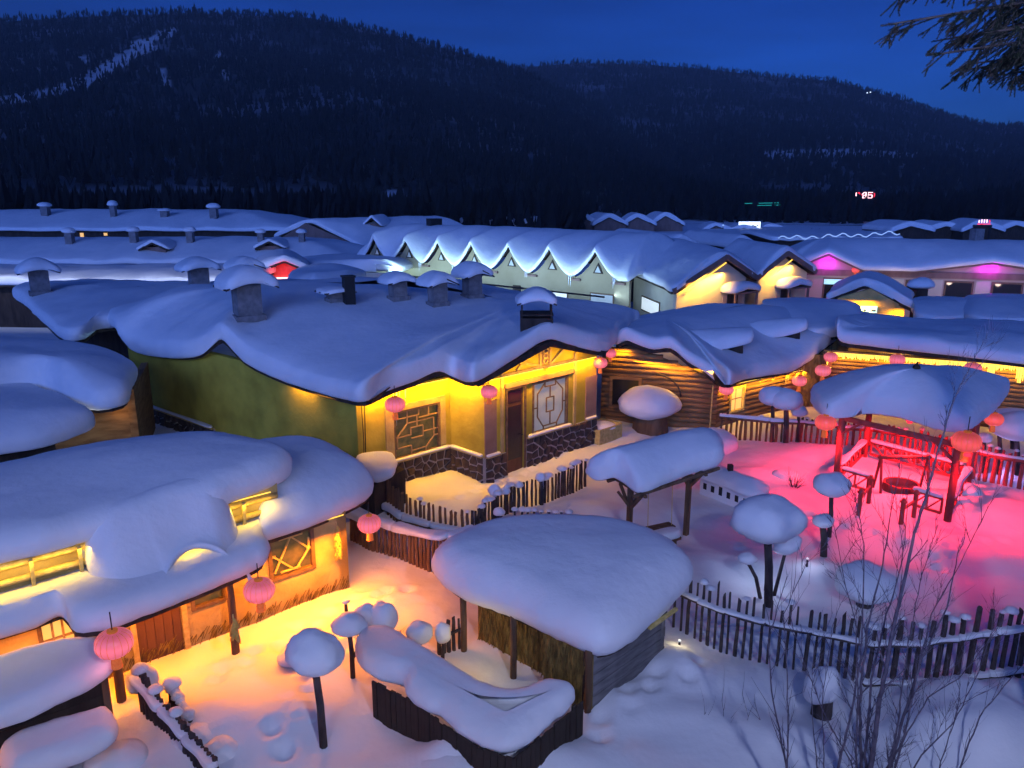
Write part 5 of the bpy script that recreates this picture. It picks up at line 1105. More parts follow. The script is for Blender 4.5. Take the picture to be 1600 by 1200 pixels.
lantern('large red lantern at the right front corner of the gazebo', 1510, 690, 35, 16.6, 'r', 1.5)
lantern('red lantern under the right rear corner of the gazebo roof', 1553, 655, 22, 19.2, 'r', 1.5)
lantern('small red lantern left of the plaster row building windows', 1337, 422, 10, 46.5, 'r', 0.6)
lantern('small red lantern in the middle of the plaster row building', 1449, 428, 9, 46.0, 'r', 0.6)

# ================================================================== houses further back
def gable_roof(parent, FL, FP, FR, back, T=0.34, seed=1, over=0.0, step=0.5, lit=None, drop_back=0.0, names=('roof_snow', 'roof'), lump=0.03):
    FL, FP, FR, back = Vector(FL), Vector(FP), Vector(FR), Vector(back)
    n = max(2, int(back.length/1.6)); ol = [FL.lerp(FP, t) for t in (0, .35, .7, .93)]+[FP.lerp(FR, t) for t in (.07, .3, .65, 1)]
    ol += [FR+back*(k/n) for k in range(1, n+1)]+[(FR+back).lerp(FP+back, .5), FP+back, (FP+back).lerp(FL+back, .5)]+[FL+back*(k/n) for k in range(n, 0, -1)]
    sp = [FP+back*0.03, FP+back*0.97]
    snow_cap(names[0], ol, sp, T, parent=parent, step=step, amp=0.06, lump=lump, rings=7, power=1.25, seed=seed); roof_board(names[1], ol, sp, parent, inset=0.12, t=0.14, power=1.25, step=step)
def far_house(name, label, FL, FP, FR, back, wall='plaster_cream', T=0.34, seed=1, cat='house', zb=-0.3, inset=0.35):
    FL, FP, FR, back = Vector(FL), Vector(FP), Vector(FR), Vector(back)
    t = thing(name, label, cat, Vector(((FL.x+FR.x)/2, FL.y, 0))); gable_roof(t, FL, FP, FR, back, T, seed)
    bd = back.normalized(); d = (FR-FL); d.z = 0; d.normalize()
    a, c = FL+d*inset+bd*inset, FR-d*inset+bd*inset; w = Wall(a, c); ze = min(FL.z, FR.z)-0.02
    b = MB(); b.plate([w.at(0, zb), w.at(w.L, zb), w.at(w.L, FR.z), w.at((Vector(FP.xy)-Vector(a.xy)).dot(d.xy), FP.z-0.05), w.at(0, FL.z)], -w.n, 0.2)
    ws = []
    for s in (a, c):
        e = s+back-bd*inset*2; w_ = Wall(e, s) if s is a else Wall(s, e); w_.box(b, 0.21 if s is c else 0, w_.L-(0.21 if s is a else 0), zb, s.z-0.05, -0.2, 0); ws.append(w_)
    b.build('wall', wall, t)
    return t, w, ws
# ---- scalloped building: a row of little dormer gables, floodlit ice-blue along the snow edge
JL, JR = Vector((-11.9, 58.0, 0)), Vector((6.35, 41.6, 0)); WJ = Wall(JL, JR)
hJ = thing('scalloped_house', 'long cream house whose snow roof hangs in a row of floodlit scallops', 'house', WJ.at(WJ.L/2, 0))
pk_px = [590, 640, 690, 742, 800, 864, 936]; pk_a = [WJ.px(x, 390)[0] for x in pk_px]; ends = [pk_a[0]-1.9]+pk_a+[WJ.L+0.2]
zp, zv = 4.35, 2.85
def scal(a):
    for i in range(len(ends)-1):
        if ends[i] <= a <= ends[i+1]:
            t = (a-ends[i])/(ends[i+1]-ends[i])
            if i == 0: return zv+(zp-zv)*max(0, (t-0.15)/0.85)**1.7
            if i == len(ends)-2: return zv+(zp-zv)*(abs(1-1.35*t))**1.6 if t < 0.74 else zv+0.02
            return zv+(zp-zv)*abs(1-2*t)**1.55
    return zv
front = [WJ.at(a, scal(a), 0.45) for a in sorted(set([ends[0]+(ends[-1]-ends[0])*k/150 for k in range(151)]+pk_a))]
bk = -WJ.n*7.5
loop = front+[front[-1].lerp(front[-1]+bk, k/8) for k in range(1, 9)]
for k, v in enumerate(loop[len(front):]): v.z = zv+0.3
lst = [WJ.at(ends[-1]+(ends[0]-ends[-1])*k/60, zv, -7.0) for k in range(1, 61)]+[WJ.at(ends[0], zv, -7.0+0.93*k) for k in range(1, 8)]
loop += lst
spJ = [WJ.at(ends[0]+2.2, 4.95, -3.2), WJ.at(ends[-1]-1.0, 4.95, -3.2)]
snow_cap('roof_snow', None, spJ, 0.34, r=0.28, parent=hJ, amp=0.05, lump=0.03, rings=8, seed=21, loop=[Vector(v) for v in loop], power=0.9)
roof_board('roof', None, spJ, hJ, inset=0.15, t=0.12, loop=[Vector(v) for v in loop], power=0.9)
b = MB(); aa = [ends[0]+0.4+(ends[-1]-ends[0]-0.6)*k/120 for k in range(121)]
b.plate([WJ.at(aa[0], -0.3)]+[WJ.at(aa[-1], -0.3)]+[WJ.at(a, scal(a)-0.03) for a in reversed(aa)], -WJ.n, 0.2); b.build('wall', 'plaster_olive', hJ)
for i, a in enumerate(pk_a):
    b = MB(); b.plate([WJ.at(a-0.34, 3.12, 0.01), WJ.at(a+0.34, 3.12, 0.01), WJ.at(a, 3.70, 0.01)], WJ.n, 0.05); tw = b.build('attic_window', 'dark_wood', hJ)
    b = MB(); b.plate([WJ.at(a-0.2, 3.18, 0.061), WJ.at(a+0.2, 3.18, 0.061), WJ.at(a, 3.54, 0.061)], WJ.n, 0.01); b.build('pane', 'glass_pale', tw)
b = MB()
for i, a in enumerate(ends[1:-1]):
    m_ = (a+ends[i+2])/2 if i+2 < len(ends)-1 else a+1.4
    b = MB(); WJ.box(b, m_-0.45, m_+0.45, 2.62, 2.74, 0.0, 0.14); b.build('bracket', 'gable_brown', hJ)
    icicles(hJ, WJ.at(m_-0.12, scal(m_)+0.02, 0.5), WJ.at(m_+0.12, scal(m_)+0.02, 0.5), 2, 0.25, 0.6, i)
b = MB(); WJ.box(b, ends[0]+0.5, WJ.L, 1.42, 1.50, 0.0, 0.05); b.build('string_course', 'gable_brown', hJ)
for x0, x1, y0, y1, pn, gr in ((855, 888, 478, 457, 'glass_lit', (4, 1)), (922, 960, 474, 460, 'glass_pale', (4, 1))):
    c0, c1 = WJ.px(x0, y0), WJ.px(x1, y1); window(WJ, hJ, c0[0], c1[0], min(c0[1], c1[1]), max(c0[1], c1[1]), pane=pn, grid=gr, fw=0.08, bar=0.06, o=0.05, depth=-0.01)
c0 = WJ.px(808, 460); b = MB(); WJ.box(b, c0[0]-.3, c0[0]+.3, 0.6, 2.0, 0.01, 0.06); b.build('door', 'dark_wood', hJ)
p = WJ.at(6.0, 4.9, -2.8); b = MB(); b.box(p+Vector((0, 0, .35)), (0.9, 0.7, 0.9), 0.6); b.build('flue', 'metal_black', hJ)
strip_lamp('flood_light', WJ.at(0.0, 2.3, 2.3), WJ.at(WJ.L*0.55, 2.3, 2.3), 560, (0.48, 0.80, 1.0), -WJ.n*0.8+Vector((0, 0, 1.0)), parent=hJ)
strip_lamp('flood_light', WJ.at(WJ.L*0.55, 2.3, 2.3), WJ.at(WJ.L, 2.3, 2.3), 400, (0.45, 0.72, 1.0), -WJ.n*0.8+Vector((0, 0, 1.0)), parent=hJ)
b = MB(); WJ.box(b, 0, WJ.L, 2.18, 2.26, 2.28, 2.36); b.build('light_bar', 'metal_black', hJ)
# ---- small floodlit annex at its left end
t = thing('annex', 'low annex at the left end of the scalloped house, snow lit ice-blue', 'house', P(560, 440, 2.2))
olX = [P(*q) for q in ((522, 424, 2.4), (560, 425, 2.4), (600, 424, 2.4), (628, 424, 2.4))]+[Vector(q) for q in ((-7.6, 58.5, 2.6), (-14, 60, 2.6), (-15.5, 54, 2.5))]
snow_cap('roof_snow', olX, [P(560, 412, 2.9), P(600, 413, 2.9)], 0.3, parent=t, step=0.4, rings=5, seed=2)
b = MB(); w = Wall(P(528, 430, 2.2).xy.to_3d(), P(622, 432, 2.2).xy.to_3d()); w.box(b, 0, w.L, -0.3, 2.4, -0.3, -0.1); b.build('wall', 'plaster_cream', t)
# ---- jagged shed roof catching the blue light
t = thing('jagged_shed', 'shed roof with a jagged ice-blue snow edge behind the chimneys', 'shed', P(470, 460, 2))
olX = [P(*q) for q in ((452, 450, 2.9), (462, 456, 2.75), (484, 460, 2.6), (494, 452, 2.85), (520, 448, 2.9), (548, 443, 2.9))]+[P(*q) for q in ((570, 430, 3.0), (520, 420, 3.3), (470, 425, 3.2))]
snow_cap('roof_snow', olX, [P(490, 436, 3.25), P(540, 432, 3.25)], 0.3, parent=t, step=0.3, rings=5, seed=5)
b = MB(); w = Wall(P(462, 462, 2.4).xy.to_3d(), P(545, 452, 2.6).xy.to_3d()); w.box(b, 0.2, w.L, -0.3, 2.6, -0.5, -0.3); b.build('wall', 'plaster_cream', t)
lamp('blue_lamp', 'POINT', P(500, 462, 3.4)+Vector((0, -1.6, 0)), 260, (0.4, 0.8, 1.0), 0.15, parent=t)
# ---- two amber gables right of it
def yellow_gable(label, fl, fp, fr, Ys, back, seed, energy):
    FL, FP, FR = PD(*fl, Ys[0]), PD(*fp, Ys[1]), PD(*fr, Ys[2])
    t, w, ws = far_house('gabled_house', label, FL, FP, FR, back, 'plaster_cream', seed=seed, inset=0.5)
    for q0, q1 in ((FL, FP), (FP, FR)): b = MB(); b.beam(q0+Vector((0, 0, .02)), q1+Vector((0, 0, .02)), 0.10, 0.26); b.build('barge_board', 'gable_brown', t)
    strip_lamp('gable_light', w.at(0.4, FL.z-0.15, 0.40), w.at(w.L*0.62, FP.z-0.45, 0.40), energy*3, (1.0, 0.50, 0.06), -w.n*0.6+Vector((0, 0, -1)), parent=t)
    b = MB(); b.beam(w.at(0.4, FL.z-0.02, 0.35), w.at(w.L*0.6, FP.z-0.28, 0.35), 0.05, 0.04); b.build('light_strip', 'led_yellow', t)
    return t, w, ws
J2, wJ2, wsJ2 = yellow_gable('gabled cream house lit amber, right end of the scalloped house', (1052, 456), (1136, 402), (1182, 434), (37.5, 39.6, 41.0), Vector((-1.2, 8.0, 0.2)), 31, 60)
J3, wJ3, wsJ3 = yellow_gable('second gabled house lit amber, beside the magenta-lit row building', (1182, 436), (1231, 396), (1276, 426), (42.0, 43.0, 44.6), Vector((-0.6, 7.5, 0.1)), 32, 45)
for t, w, (x, y), s, sd in ((J2, wJ2, (1145, 452), 1.0, 1), (J3, wJ3, (1228, 445), 0.95, 2)):      # porch hoods
    a, z = w.px(x, y); hd = MB(); w.box(hd, a-0.95*s, a+0.95*s, z-0.12, z-0.04, 0.0, 1.0); h_ = hd.build('porch_hood', 'gable_brown', t)
    ol = [w.at(a+i*s, z-0.05+0.18*(1-abs(i)), o) for i, o in ((-1.05, 0.95), (-.5, 1.1), (0, 1.1), (.5, 1.1), (1.05, 1.0), (1.1, 0.1), (0, 0.02), (-1.1, 0.1))]
    snow_cap('porch_snow', ol, [w.at(a-.4*s, z+0.22, 0.5), w.at(a+.4*s, z+0.22, 0.5)], 0.28, parent=h_, step=0.25, rings=5, seed=sd)
    for k in (-.85, .85):
        b = MB(); w.box(b, a+k*s-.05, a+k*s+.05, -0.2, z-.12, 0.85, 0.95); b.build('porch_post', 'gable_brown', h_)
    b = MB(); w.box(b, a-0.4, a+0.4, -0.2, z-0.25, 0.0, 0.05); b.build('door', 'dark_wood', t)
    for k in (-0.62, 0.62):
        b = MB(); w.box(b, a+k-.14, a+k+.14, 0.4, z-.3, 0.0, 0.04); b.build('door_panel', 'plaster_pink', t)
c = wsJ2[0]; a0_, z0_ = c.px(1003, 476); a1_, z1_ = c.px(1032, 468)
window(c, J2, min(a0_, a1_), max(a0_, a1_), z0_-0.3, z0_+0.55, pane='glass_lit', grid=(2, 1), fw=0.08, bar=0.06, o=0.05, depth=-0.01)
strip_lamp('flood_light', c.at(0, 2.0, 2.0), c.at(c.L, 2.0, 2.0), 45, (0.5, 0.75, 1.0), -c.n+Vector((0, 0, 0.5)), parent=J2)
# dark gables beyond
far_house('dark_gable_house', 'unlit gabled house behind the scalloped house, dark triangle under snow', PD(1040, 388, 50), PD(1066, 374, 50.5), PD(1092, 386, 51), Vector((-3, 8, 0)), 'dark_wood', seed=33)
far_house('dark_gable_house', 'unlit gabled house behind the two amber gables', PD(1142, 388, 54), PD(1162, 375, 54.5), PD(1182, 386, 55), Vector((-2, 8, 0)), 'dark_wood', seed=34)
# ---- row building with magenta-lit gables
RL0, RR0 = PD(1262, 420, 47.5), PD(1760, 448, 43.0); WR = Wall(RL0, RR0)
hR_ = thing('row_building', 'long pinkish row building with two magenta-lit gables at right', 'building', WR.at(WR.L/2, 0))
ze = 3.0
def rowz(px): return WR.px(px, 400)[0]
def rz(a):
    z = ze
    for c, wd_, h in ((rowz(1292), 2.0, 0.95), (rowz(1548), 4.0, 0.62)): z = max(z, ze+h*(1-abs(a-c)/wd_))
    return z
aa = [-1.6+(WR.L+1.6)*k/90 for k in range(91)]; loop = [WR.at(a, rz(a), 0.7) for a in aa]+[WR.at(WR.L, ze, 0.7-7.7*k/8) for k in range(1, 9)]+[WR.at(WR.L-(WR.L+1.6)*k/40, ze, -7.0) for k in range(1, 41)]+[WR.at(-1.6, ze, -7+7.7*k/8) for k in range(1, 8)]
spX = [WR.at(1.5, 4.35, -3.2), WR.at(WR.L-1, 4.35, -3.2)]
snow_cap('roof_snow', None, spX, 0.36, r=0.28, parent=hR_, loop=[Vector(v) for v in loop], amp=0.06, rings=7, seed=41)
roof_board('roof', None, spX, hR_, inset=0.15, t=0.14, loop=[Vector(v) for v in loop], mat='gable_brown')
b = MB(); b.plate([WR.at(-1.0, -0.3), WR.at(WR.L, -0.3)]+[WR.at(a, rz(a)-0.1) for a in reversed(aa) if a > -1.0], -WR.n, 0.2); b.build('wall', 'plaster_pink', hR_)
b = MB(); WR.box(b, -1.0, WR.L, ze-0.42, ze-0.06, 0.01, 0.10); b.build('fascia', 'gable_brown', hR_)
for x0, x1, pn in ((1286, 1318, 'glass_lit'), (1352, 1386, 'glass_dark'), (1415, 1440, 'glass_dark'), (1476, 1522, 'glass_warm'), (1550, 1600, 'glass_dark')):
    a0_, a1_ = WR.px(x0, 440)[0], WR.px(x1, 440)[0]; window(WR, hR_, a0_, a1_, 0.7, 2.45, pane='glass_dark', grid=(3, 1), fw=0.1, bar=0.07, o=0.06, depth=-0.01)
    if pn == 'glass_lit':
        b = MB(); WR.box(b, a0_+0.05, a1_-0.05, 2.06, 2.36, 0.07, 0.10); b.build('shop_sign', 'sign_cyan', hR_)
    if pn == 'glass_warm':
        for q in (0.15, 0.55):
            b = MB(); m_ = a0_+(a1_-a0_)*q; b.plate([WR.at(m_, 0.95, 0.02), WR.at(m_+0.5, 0.95, 0.02), WR.at(m_+0.4, 1.3, 0.02), WR.at(m_, 1.55, 0.02)], WR.n, 0.02); b.build('curtain', 'glass_warm', hR_)
for x0, x1 in ((1321, 1349), (1389, 1412), (1443, 1473), (1525, 1548)):
    b = MB(); WR.box(b, WR.px(x0, 440)[0], WR.px(x1, 440)[0], -0.2, 2.5, 0.01, 0.05); b.build('shutter', 'plaster_cream', hR_)
for c, h in ((rowz(1294), 3.45), (rowz(1548), 3.3)):
    b = MB(); b.beam(WR.at(c-0.3, h+0.12, 0.45), WR.at(c+0.3, h+0.12, 0.45), 0.05, 0.05); b.build('gable_lamp', 'led_magenta', hR_)
    lamp('magenta_lamp', 'POINT', WR.at(c, h-0.02, 0.42), 60, (0.75, 0.0, 1.0), 0.08, parent=hR_)
lamp('magenta_lamp', 'POINT', WR.at(rowz(1500), 0.6, 0.5), 3, (0.75, 0.0, 1.0), 0.08, parent=hR_)
for x_ in (1310, 1400, 1500, 1580): lamp('facade_fill_light', 'POINT', WR.at(rowz(x_), 2.2, 1.6), 26, (1.0, 0.72, 0.60), 0.15, parent=hR_)  # added lights in place of the village's ambient light on the front
p = WR.at(rowz(1548), 4.6, -3.2); b = MB(); b.box(p+Vector((0, 0, .3)), (0.6, 0.5, 0.9), 0.2); b.build('chimney', 'brick_flue', hR_)
# ---- small yellow gable with a blue sign
H_, wH, wsH = far_house('sign_house', 'small house with a yellow-lit gable and a pale blue sign board', PD(1292, 468, 36.5), PD(1352, 446, 37.5), PD(1426, 482, 36.0), Vector((2.2, 4.5, 0)), 'plaster_mud', seed=51)
strip_lamp('gable_light', wH.at(0.4, 2.2, 0.3), wH.at(wH.L*0.55, 2.5, 0.3), 70, YEL, -wH.n*0.6+Vector((0, 0, -1)), parent=H_)
strip_lamp('gable_light', wH.at(wH.L-0.5, 2.0, 0.35), wH.at(wH.L-0.05, 1.9, 0.35), 40, YEL, -wH.n*0.6+Vector((0, 0, -1)), parent=H_)
c0, c1 = wH.px(1341, 488), wH.px(1370, 478); b = MB(); wH.box(b, c0[0], c1[0], c0[1], c1[1], 0.06, 0.12); sg = b.build('sign_board', 'sign_cyan', H_)
for q in (0.25, 0.68, 0.8):
    b = MB(); m_ = c0[0]+(c1[0]-c0[0])*q; wH.box(b, m_, m_+0.09, c0[1]+0.08, c0[1]+0.16, 0.12, 0.125); b.build('sign_mark', 'ink', sg)
p = P(1437, 462, 2.2); t = thing('snowy_pillar', 'dark pillar with a snow hood beside the sign house', 'pillar', Vector((p.x, p.y, 0)))
b = MB(); b.box((p.x, p.y, 1.2), (0.55, 0.5, 2.9)); b.build('shaft', 'dark_wood', t); snow_ball((p.x, p.y, 2.75), 0.7, 0.6, 0.42, seed=3).build('snow_cap', 'snow', t, smooth=True, fix=False)
# ---- flat snow roofs in the middle right
for nm, lb, ol, z, sd in (('flat_roof_house', 'dim low house roof between the log cabin and the sign house', ((1195, 470), (1240, 468), (1330, 476), (1345, 490), (1320, 515), (1270, 520), (1225, 505)), 2.3, 61),
                          ('flat_roof_house', 'low snow roof with a warm eave right of the sign house', ((1428, 486), (1432, 494), (1470, 498), (1512, 494), (1520, 470), (1435, 466)), 2.1, 62),
                          ('flat_roof_house', 'low snow roof with a yellow-lit eave at the right edge', ((1513, 494), (1540, 499), (1620, 504), (1640, 480), (1600, 462), (1520, 462)), 2.25, 63)):
    pts = [P(x, y+9, z) for x, y in ol]; c = sum(pts, Vector())/len(pts); t = thing(nm, lb, 'house', Vector((c.x, c.y, 0)))
    snow_cap('roof_snow', pts, [c+Vector((-1.2, 0, .35)), c+Vector((1.2, 0, .35))], 0.36, parent=t, step=0.3, rings=6, seed=sd); roof_board('roof', pts, [c+Vector((-1.2, 0, .35)), c+Vector((1.2, 0, .35))], t)
    b = MB(); b.plate([Vector((c.x+(q.x-c.x)*.8, c.y+(q.y-c.y)*.8, -0.3)) for q in pts], (0, 0, 1), z+0.2); b.build('wall', 'plaster_mud', t)
    if sd != 61: strip_lamp('eave_light', Vector((pts[1].x, pts[1].y-0.35, z-0.1)), Vector((pts[2].x, pts[2].y-0.35, z-0.1)), 12, YEL, Vector((0, 0.5, -1)), parent=t)
    else: lamp('eave_light', 'POINT', P(1280, 527, 1.6), 10, YEL, 0.1, parent=t)
t = thing('utility_pole', 'thin black pole with a crossbar behind the log cabin', 'pole', P(1290, 560, 0.6)); p = PD(1290, 505, 31); b = MB(); b.tube([Vector((p.x, p.y, 0)), p], 0.04, 6); b.build('shaft', 'metal_black', t)
b = MB(); b.beam(p-Vector((.35, 0, .18)), p+Vector((.12, 0, -.16)), 0.05, 0.05); b.build('crossbar', 'metal_black', t)
# ---- back left: long barns, brown gable, red gable
def barn(label, ridge, eave, Yr, Ye, ends_px, wall='dark_wood', T=0.4, seed=1, stacks=(), dorm=(), lit=()):
    """long roof seen side-on: ridge and eave lines in the photo, at their distances"""
    (x0, x1) = ends_px; e0, e1 = PD(x0, eave, Ye), PD(x1, eave, Ye); r0, r1 = PD(x0+30, ridge, Yr), PD(x1-100, ridge, Yr); rdz = r0.z-T
    t = thing('long_barn', label, 'barn', Vector(((e0.x+e1.x)/2, Ye, 0))); n = 24
    ol = [e0.lerp(e1, k/n)+Vector((0, 0, 0.05*math.sin(k*1.7))) for k in range(n+1)]+[e1+Vector((1.0, Yr-Ye, 0.4)), e1+Vector((0, 2*(Yr-Ye), 0))]+[(e1.lerp(e0, k/6))+Vector((0, 2*(Yr-Ye), 0)) for k in range(1, 7)]+[e0+Vector((-1, Yr-Ye, .4))]
    sp = [Vector((r0.x, Yr, rdz)), Vector((r1.x, Yr, rdz))]
    sn_ = snow_cap('roof_snow', ol, sp, T, parent=t, step=1.2, amp=0.10, lump=0.05, rings=6, seed=seed, power=1.1); roof_board('roof', ol, sp, t, step=2.0, power=1.1)
    b = MB(); b.box(((e0.x+e1.x)/2, Yr, e0.z/2-0.2), (e1.x-e0.x-1.0, 2*(Yr-Ye)-0.8, e0.z+0.2)); b.build('wall', wall, t)
    for i, (px, py, w_, h_) in enumerate(stacks):
        p = hit(sn_, px, py) or PD(px, py, Yr-0.9); s = Yr/FPX; b = MB(); b.box(p+Vector((0, 0, h_*s*0.3)), (w_*s*0.62, w_*s*0.62, h_*s*1.0)); c = b.build('chimney', 'brick_flue', t)
        snow_ball(p+Vector((0, 0, h_*s*0.85)), w_*s*0.62, w_*s*0.62, h_*s*0.30, seed=i).build('chimney_snow', 'snow', c, smooth=True, fix=False)
    for i, (px, py) in enumerate(dorm):
        p = (hit(sn_, px, py) or PD(px, py, (Yr+Ye)/2-0.4))-Vector((0, 0, .45)); b = MB(); b.plate([p+Vector((-1.0, 0, 0)), p+Vector((.9, -.2, 0)), p+Vector((.9, 1.8, 0)), p+Vector((-.9, 1.8, 0))], (0, 0, 1), 0.75); d_ = b.build('dormer', 'gable_brown', t)
        gable_roof(d_, p+Vector((-1.3, -.4, .55)), p+Vector((0, -.5, 1.15)), p+Vector((1.2, -.4, .6)), Vector((0, 2.6, 0)), T=0.2, seed=i, names=('dormer_snow', 'dormer_roof'))
    for px, py, w_, h_ in lit:
        p = PD(px, py, Ye+0.35); s = Ye/FPX; b = MB(); b.box(p, (w_*s, 0.1, h_*s)); b.build('window', 'glass_warm', t)
    return t
barn('long snow barn at the far left with a row of white-capped chimneys', 370, 413, 66.0, 60.0, (-160, 548), seed=71, stacks=((110, 380, 16, 20), (210, 378, 16, 20), (298, 378, 15, 20), (408, 377, 13, 16), (472, 377, 13, 16)), dorm=((243, 392), (424, 390)))
barn('second long snow barn behind it under the dark forest', 327, 361, 92.0, 84.0, (-220, 452), seed=72, stacks=((72, 336, 16, 16), (178, 338, 12, 20), (335, 340, 16, 18), (258, 338, 16, 10)), lit=((128, 367, 5, 6), (165, 366, 5, 4)))
t = barn('bright-edged low snow roof behind the low house chimneys', 416, 447, 48.0, 43.5, (-180, 372), seed=73)
bg_, wbg, _ = far_house('brown_gable_house', 'far house with a brown boarded gable and a snow dormer', PD(428, 372, 73), PD(484, 347, 73.5), PD(580, 394, 71), Vector((11, 9, 0.0)), 'gable_brown', seed=74)
p = PD(585, 362, 76); b = MB(); b.box(p, (1.0, 2.2, 1.6), 0.3); d_ = b.build('dormer', 'gable_brown', bg_); gable_roof(d_, p+Vector((-0.9, -1.3, .6)), p+Vector((0, -1.4, 1.4)), p+Vector((0.9, -1.3, .6)), Vector((0.8, 2.6, 0)), T=0.2, names=('dormer_snow', 'dormer_roof'))
rg, wrg, _ = far_house('red_gable_house', 'small house with a red-lit gable and a glowing shop front', PD(378, 432, 47), PD(444, 407, 47), PD(486, 424, 47.5), Vector((-1.5, 5, 0)), 'gable_red', seed=75)
b = MB(); a0_, z0_ = wrg.px(420, 436); wrg.box(b, a0_, a0_+1.5, z0_-0.16, z0_+0.10, 0.05, 0.12); b.build('light_strip', 'sign_pale', rg)
b = MB(); a1_, z1_ = wrg.px(400, 436); wrg.box(b, a1_, a1_+0.5, z1_-0.35, z1_+0.1, 0.05, 0.10); b.build('window', 'glass_warm', rg)
lamp('red_lamp', 'POINT', wrg.at(a0_+1.0, z0_+0.45, 0.7), 26, (1.0, 0.06, 0.05), 0.1, parent=rg)
strip_lamp('white_flood', Vector((-34, 42.4, 3.7)), Vector((-12.5, 42.4, 3.9)), 210, (0.66, 0.74, 1.0), Vector((0, 1, -0.22)))

# ================================================================== far end of the village
def hamlet(label, x0, x1, y0, y1, Y, seed, wall='gable_brown', n=3):
    rnd = random.Random(seed)
    for k in range(n):
        f_ = (k+0.5)/n; cx = x0+(x1-x0)*f_; hw = (x1-x0)/n*0.62; Yk = Y+rnd.uniform(-8, 8)
        far_house('village_house', label % ('left', 'middle', 'right', 'fourth', 'fifth', 'sixth')[k], PD(cx-hw, y1-(y1-y0)*0.45, Yk), PD(cx-hw*0.1, y0+rnd.uniform(0, 4), Yk), PD(cx+hw, y1-(y1-y0)*0.45, Yk), Vector((rnd.uniform(-2, 2), 9, 0)), wall, seed=seed+k, T=0.7)
hamlet('far snow-heaped house at the valley end, %s of the icicle-hung cluster', 888, 1065, 336, 366, 150, 81, n=4)
hamlet('dim far house under the forest behind the scalloped roofs, %s of its row', 660, 860, 344, 362, 125, 85, 'dark_wood', n=4)
hamlet('far house by the lit screens, %s of its row', 1100, 1230, 352, 372, 175, 91, 'gable_brown', n=3)
hamlet('far unlit house under the right hill, %s of its row', 1400, 1620, 350, 372, 120, 97, 'dark_wood', n=4)
t = barn('far long roof with a wavy ice-lit edge at the right', 362, 376, 90, 84, (1210, 1410), seed=98, wall='dark_wood')
e0, e1 = PD(1215, 376, 83.6), PD(1405, 368, 83.6); b = MB(); b.tube([e0.lerp(e1, k/40)+Vector((0, -.1, 0.18*math.sin(k*1.25)+0.1*math.sin(k*0.4)+.25)) for k in range(41)], 0.06, 6); b.build('light_strip', 'ice_glow', t, smooth=True)  # glowing tube added to draw the light on the snow edge
def panel(name, label, cat, px, py, wpx, hpx, Y, mat, legs=True):
    c = PD(px, py, Y); s = Y/FPX; t = thing(name, label, cat, Vector((c.x, c.y, 0)))
    b = MB(); b.box(c, (wpx*s, 0.3, hpx*s)); pn = b.build('panel', mat, t)
    for k in (-1, 1):
        b = MB(); b.box((c.x+k*wpx*s*0.35, c.y+0.25, (c.z-hpx*s/2)/2), (0.2, 0.2, c.z-hpx*s/2)); b.build('post', 'metal_black', t)
    return t, c, s
t, c, s = panel('lit_screen', 'large bright white screen at the valley end', 'screen', 1171, 353, 33, 13, 170, 'sign_white')
b = MB(); b.tube([c+Vector((x*s, -.18, y*s)) for x, y in ((-13, 0), (-8, -2), (-4, 1), (0, -2), (5, 1), (9, -1), (13, 1))], 0.7*s, 5); b.build('scribble', 'ink', t)
panel('lit_screen', 'smaller white lit board left of the large screen', 'screen', 1112, 357, 18, 10, 172, 'sign_white')
panel('lit_screen', 'low warm-white light box between the two screens', 'screen', 1143, 359, 16, 6, 172, 'sign_pale')
panel('lit_screen', 'small red and blue sign below the large screen', 'sign', 1197, 371, 10, 7, 110, 'sign_pale')
panel('lit_screen', 'thin pale lit frame at the right of the screens', 'sign', 1275, 360, 18, 4, 168, 'ice_glow')
# glowing signs on the hillside: short red light strokes
def red_sign(label, px, py, Y, strokes):
    c = PD(px, py, Y); s = Y/FPX; t = thing('light_sign', label, 'sign', c-Vector((0, 0, 6*s)))
    b = MB(); b.beam(c+Vector((-14*s, .3, -6*s)), c+Vector((14*s, .3, -6*s)), 0.3, 0.3); b.beam(c+Vector((-12*s, .3, -6*s)), Vector((c.x-12*s, c.y+.3, 0)), 0.2, 0.2); b.beam(c+Vector((12*s, .3, -6*s)), Vector((c.x+12*s, c.y+.3, 0)), 0.2, 0.2); b.build('sign_rack', 'metal_black', t)
    for x0, y0, x1, y1, m_ in strokes:
        b = MB(); b.beam(c+Vector((x0*s, 0, y0*s)), c+Vector((x1*s, 0, y1*s)), 1.1*s, 1.1*s); b.build('light_stroke', m_, t)
red_sign('small red glowing characters on the dark hillside at right', 1352, 305, 208, [(-14, 4, -14, -1.5, 'sign_pale'), (-11.5, 3, -9.5, 4, 'sign_red'), (-9.5, 4, -8, 1, 'sign_red'), (-5, 1, -2, 4, 'sign_pale'), (-2, 4, 1, 4, 'sign_pale'), (1, 4, 1, -4, 'sign_pale'), (-5, 1, -5, -.5, 'sign_red'), (-4, 0, 1, 0, 'sign_pale'), (-4, -4, 1, -4, 'sign_pale'), (-4, -4, -3, -1, 'sign_pale'),
    (4, 4, 11, 4, 'sign_pale'), (4, 4, 4, -3, 'sign_pale'), (4, 0.5, 10, 0.5, 'sign_pale'), (10.5, 0.5, 10.5, -3.5, 'sign_pale'), (4, -4, 10.5, -4, 'sign_pale'), (7, 2.2, 9, 2.2, 'sign_red'), (13.5, 3, 14.2, 0, 'sign_red'), (14.2, 0, 12.8, -3, 'sign_red')])
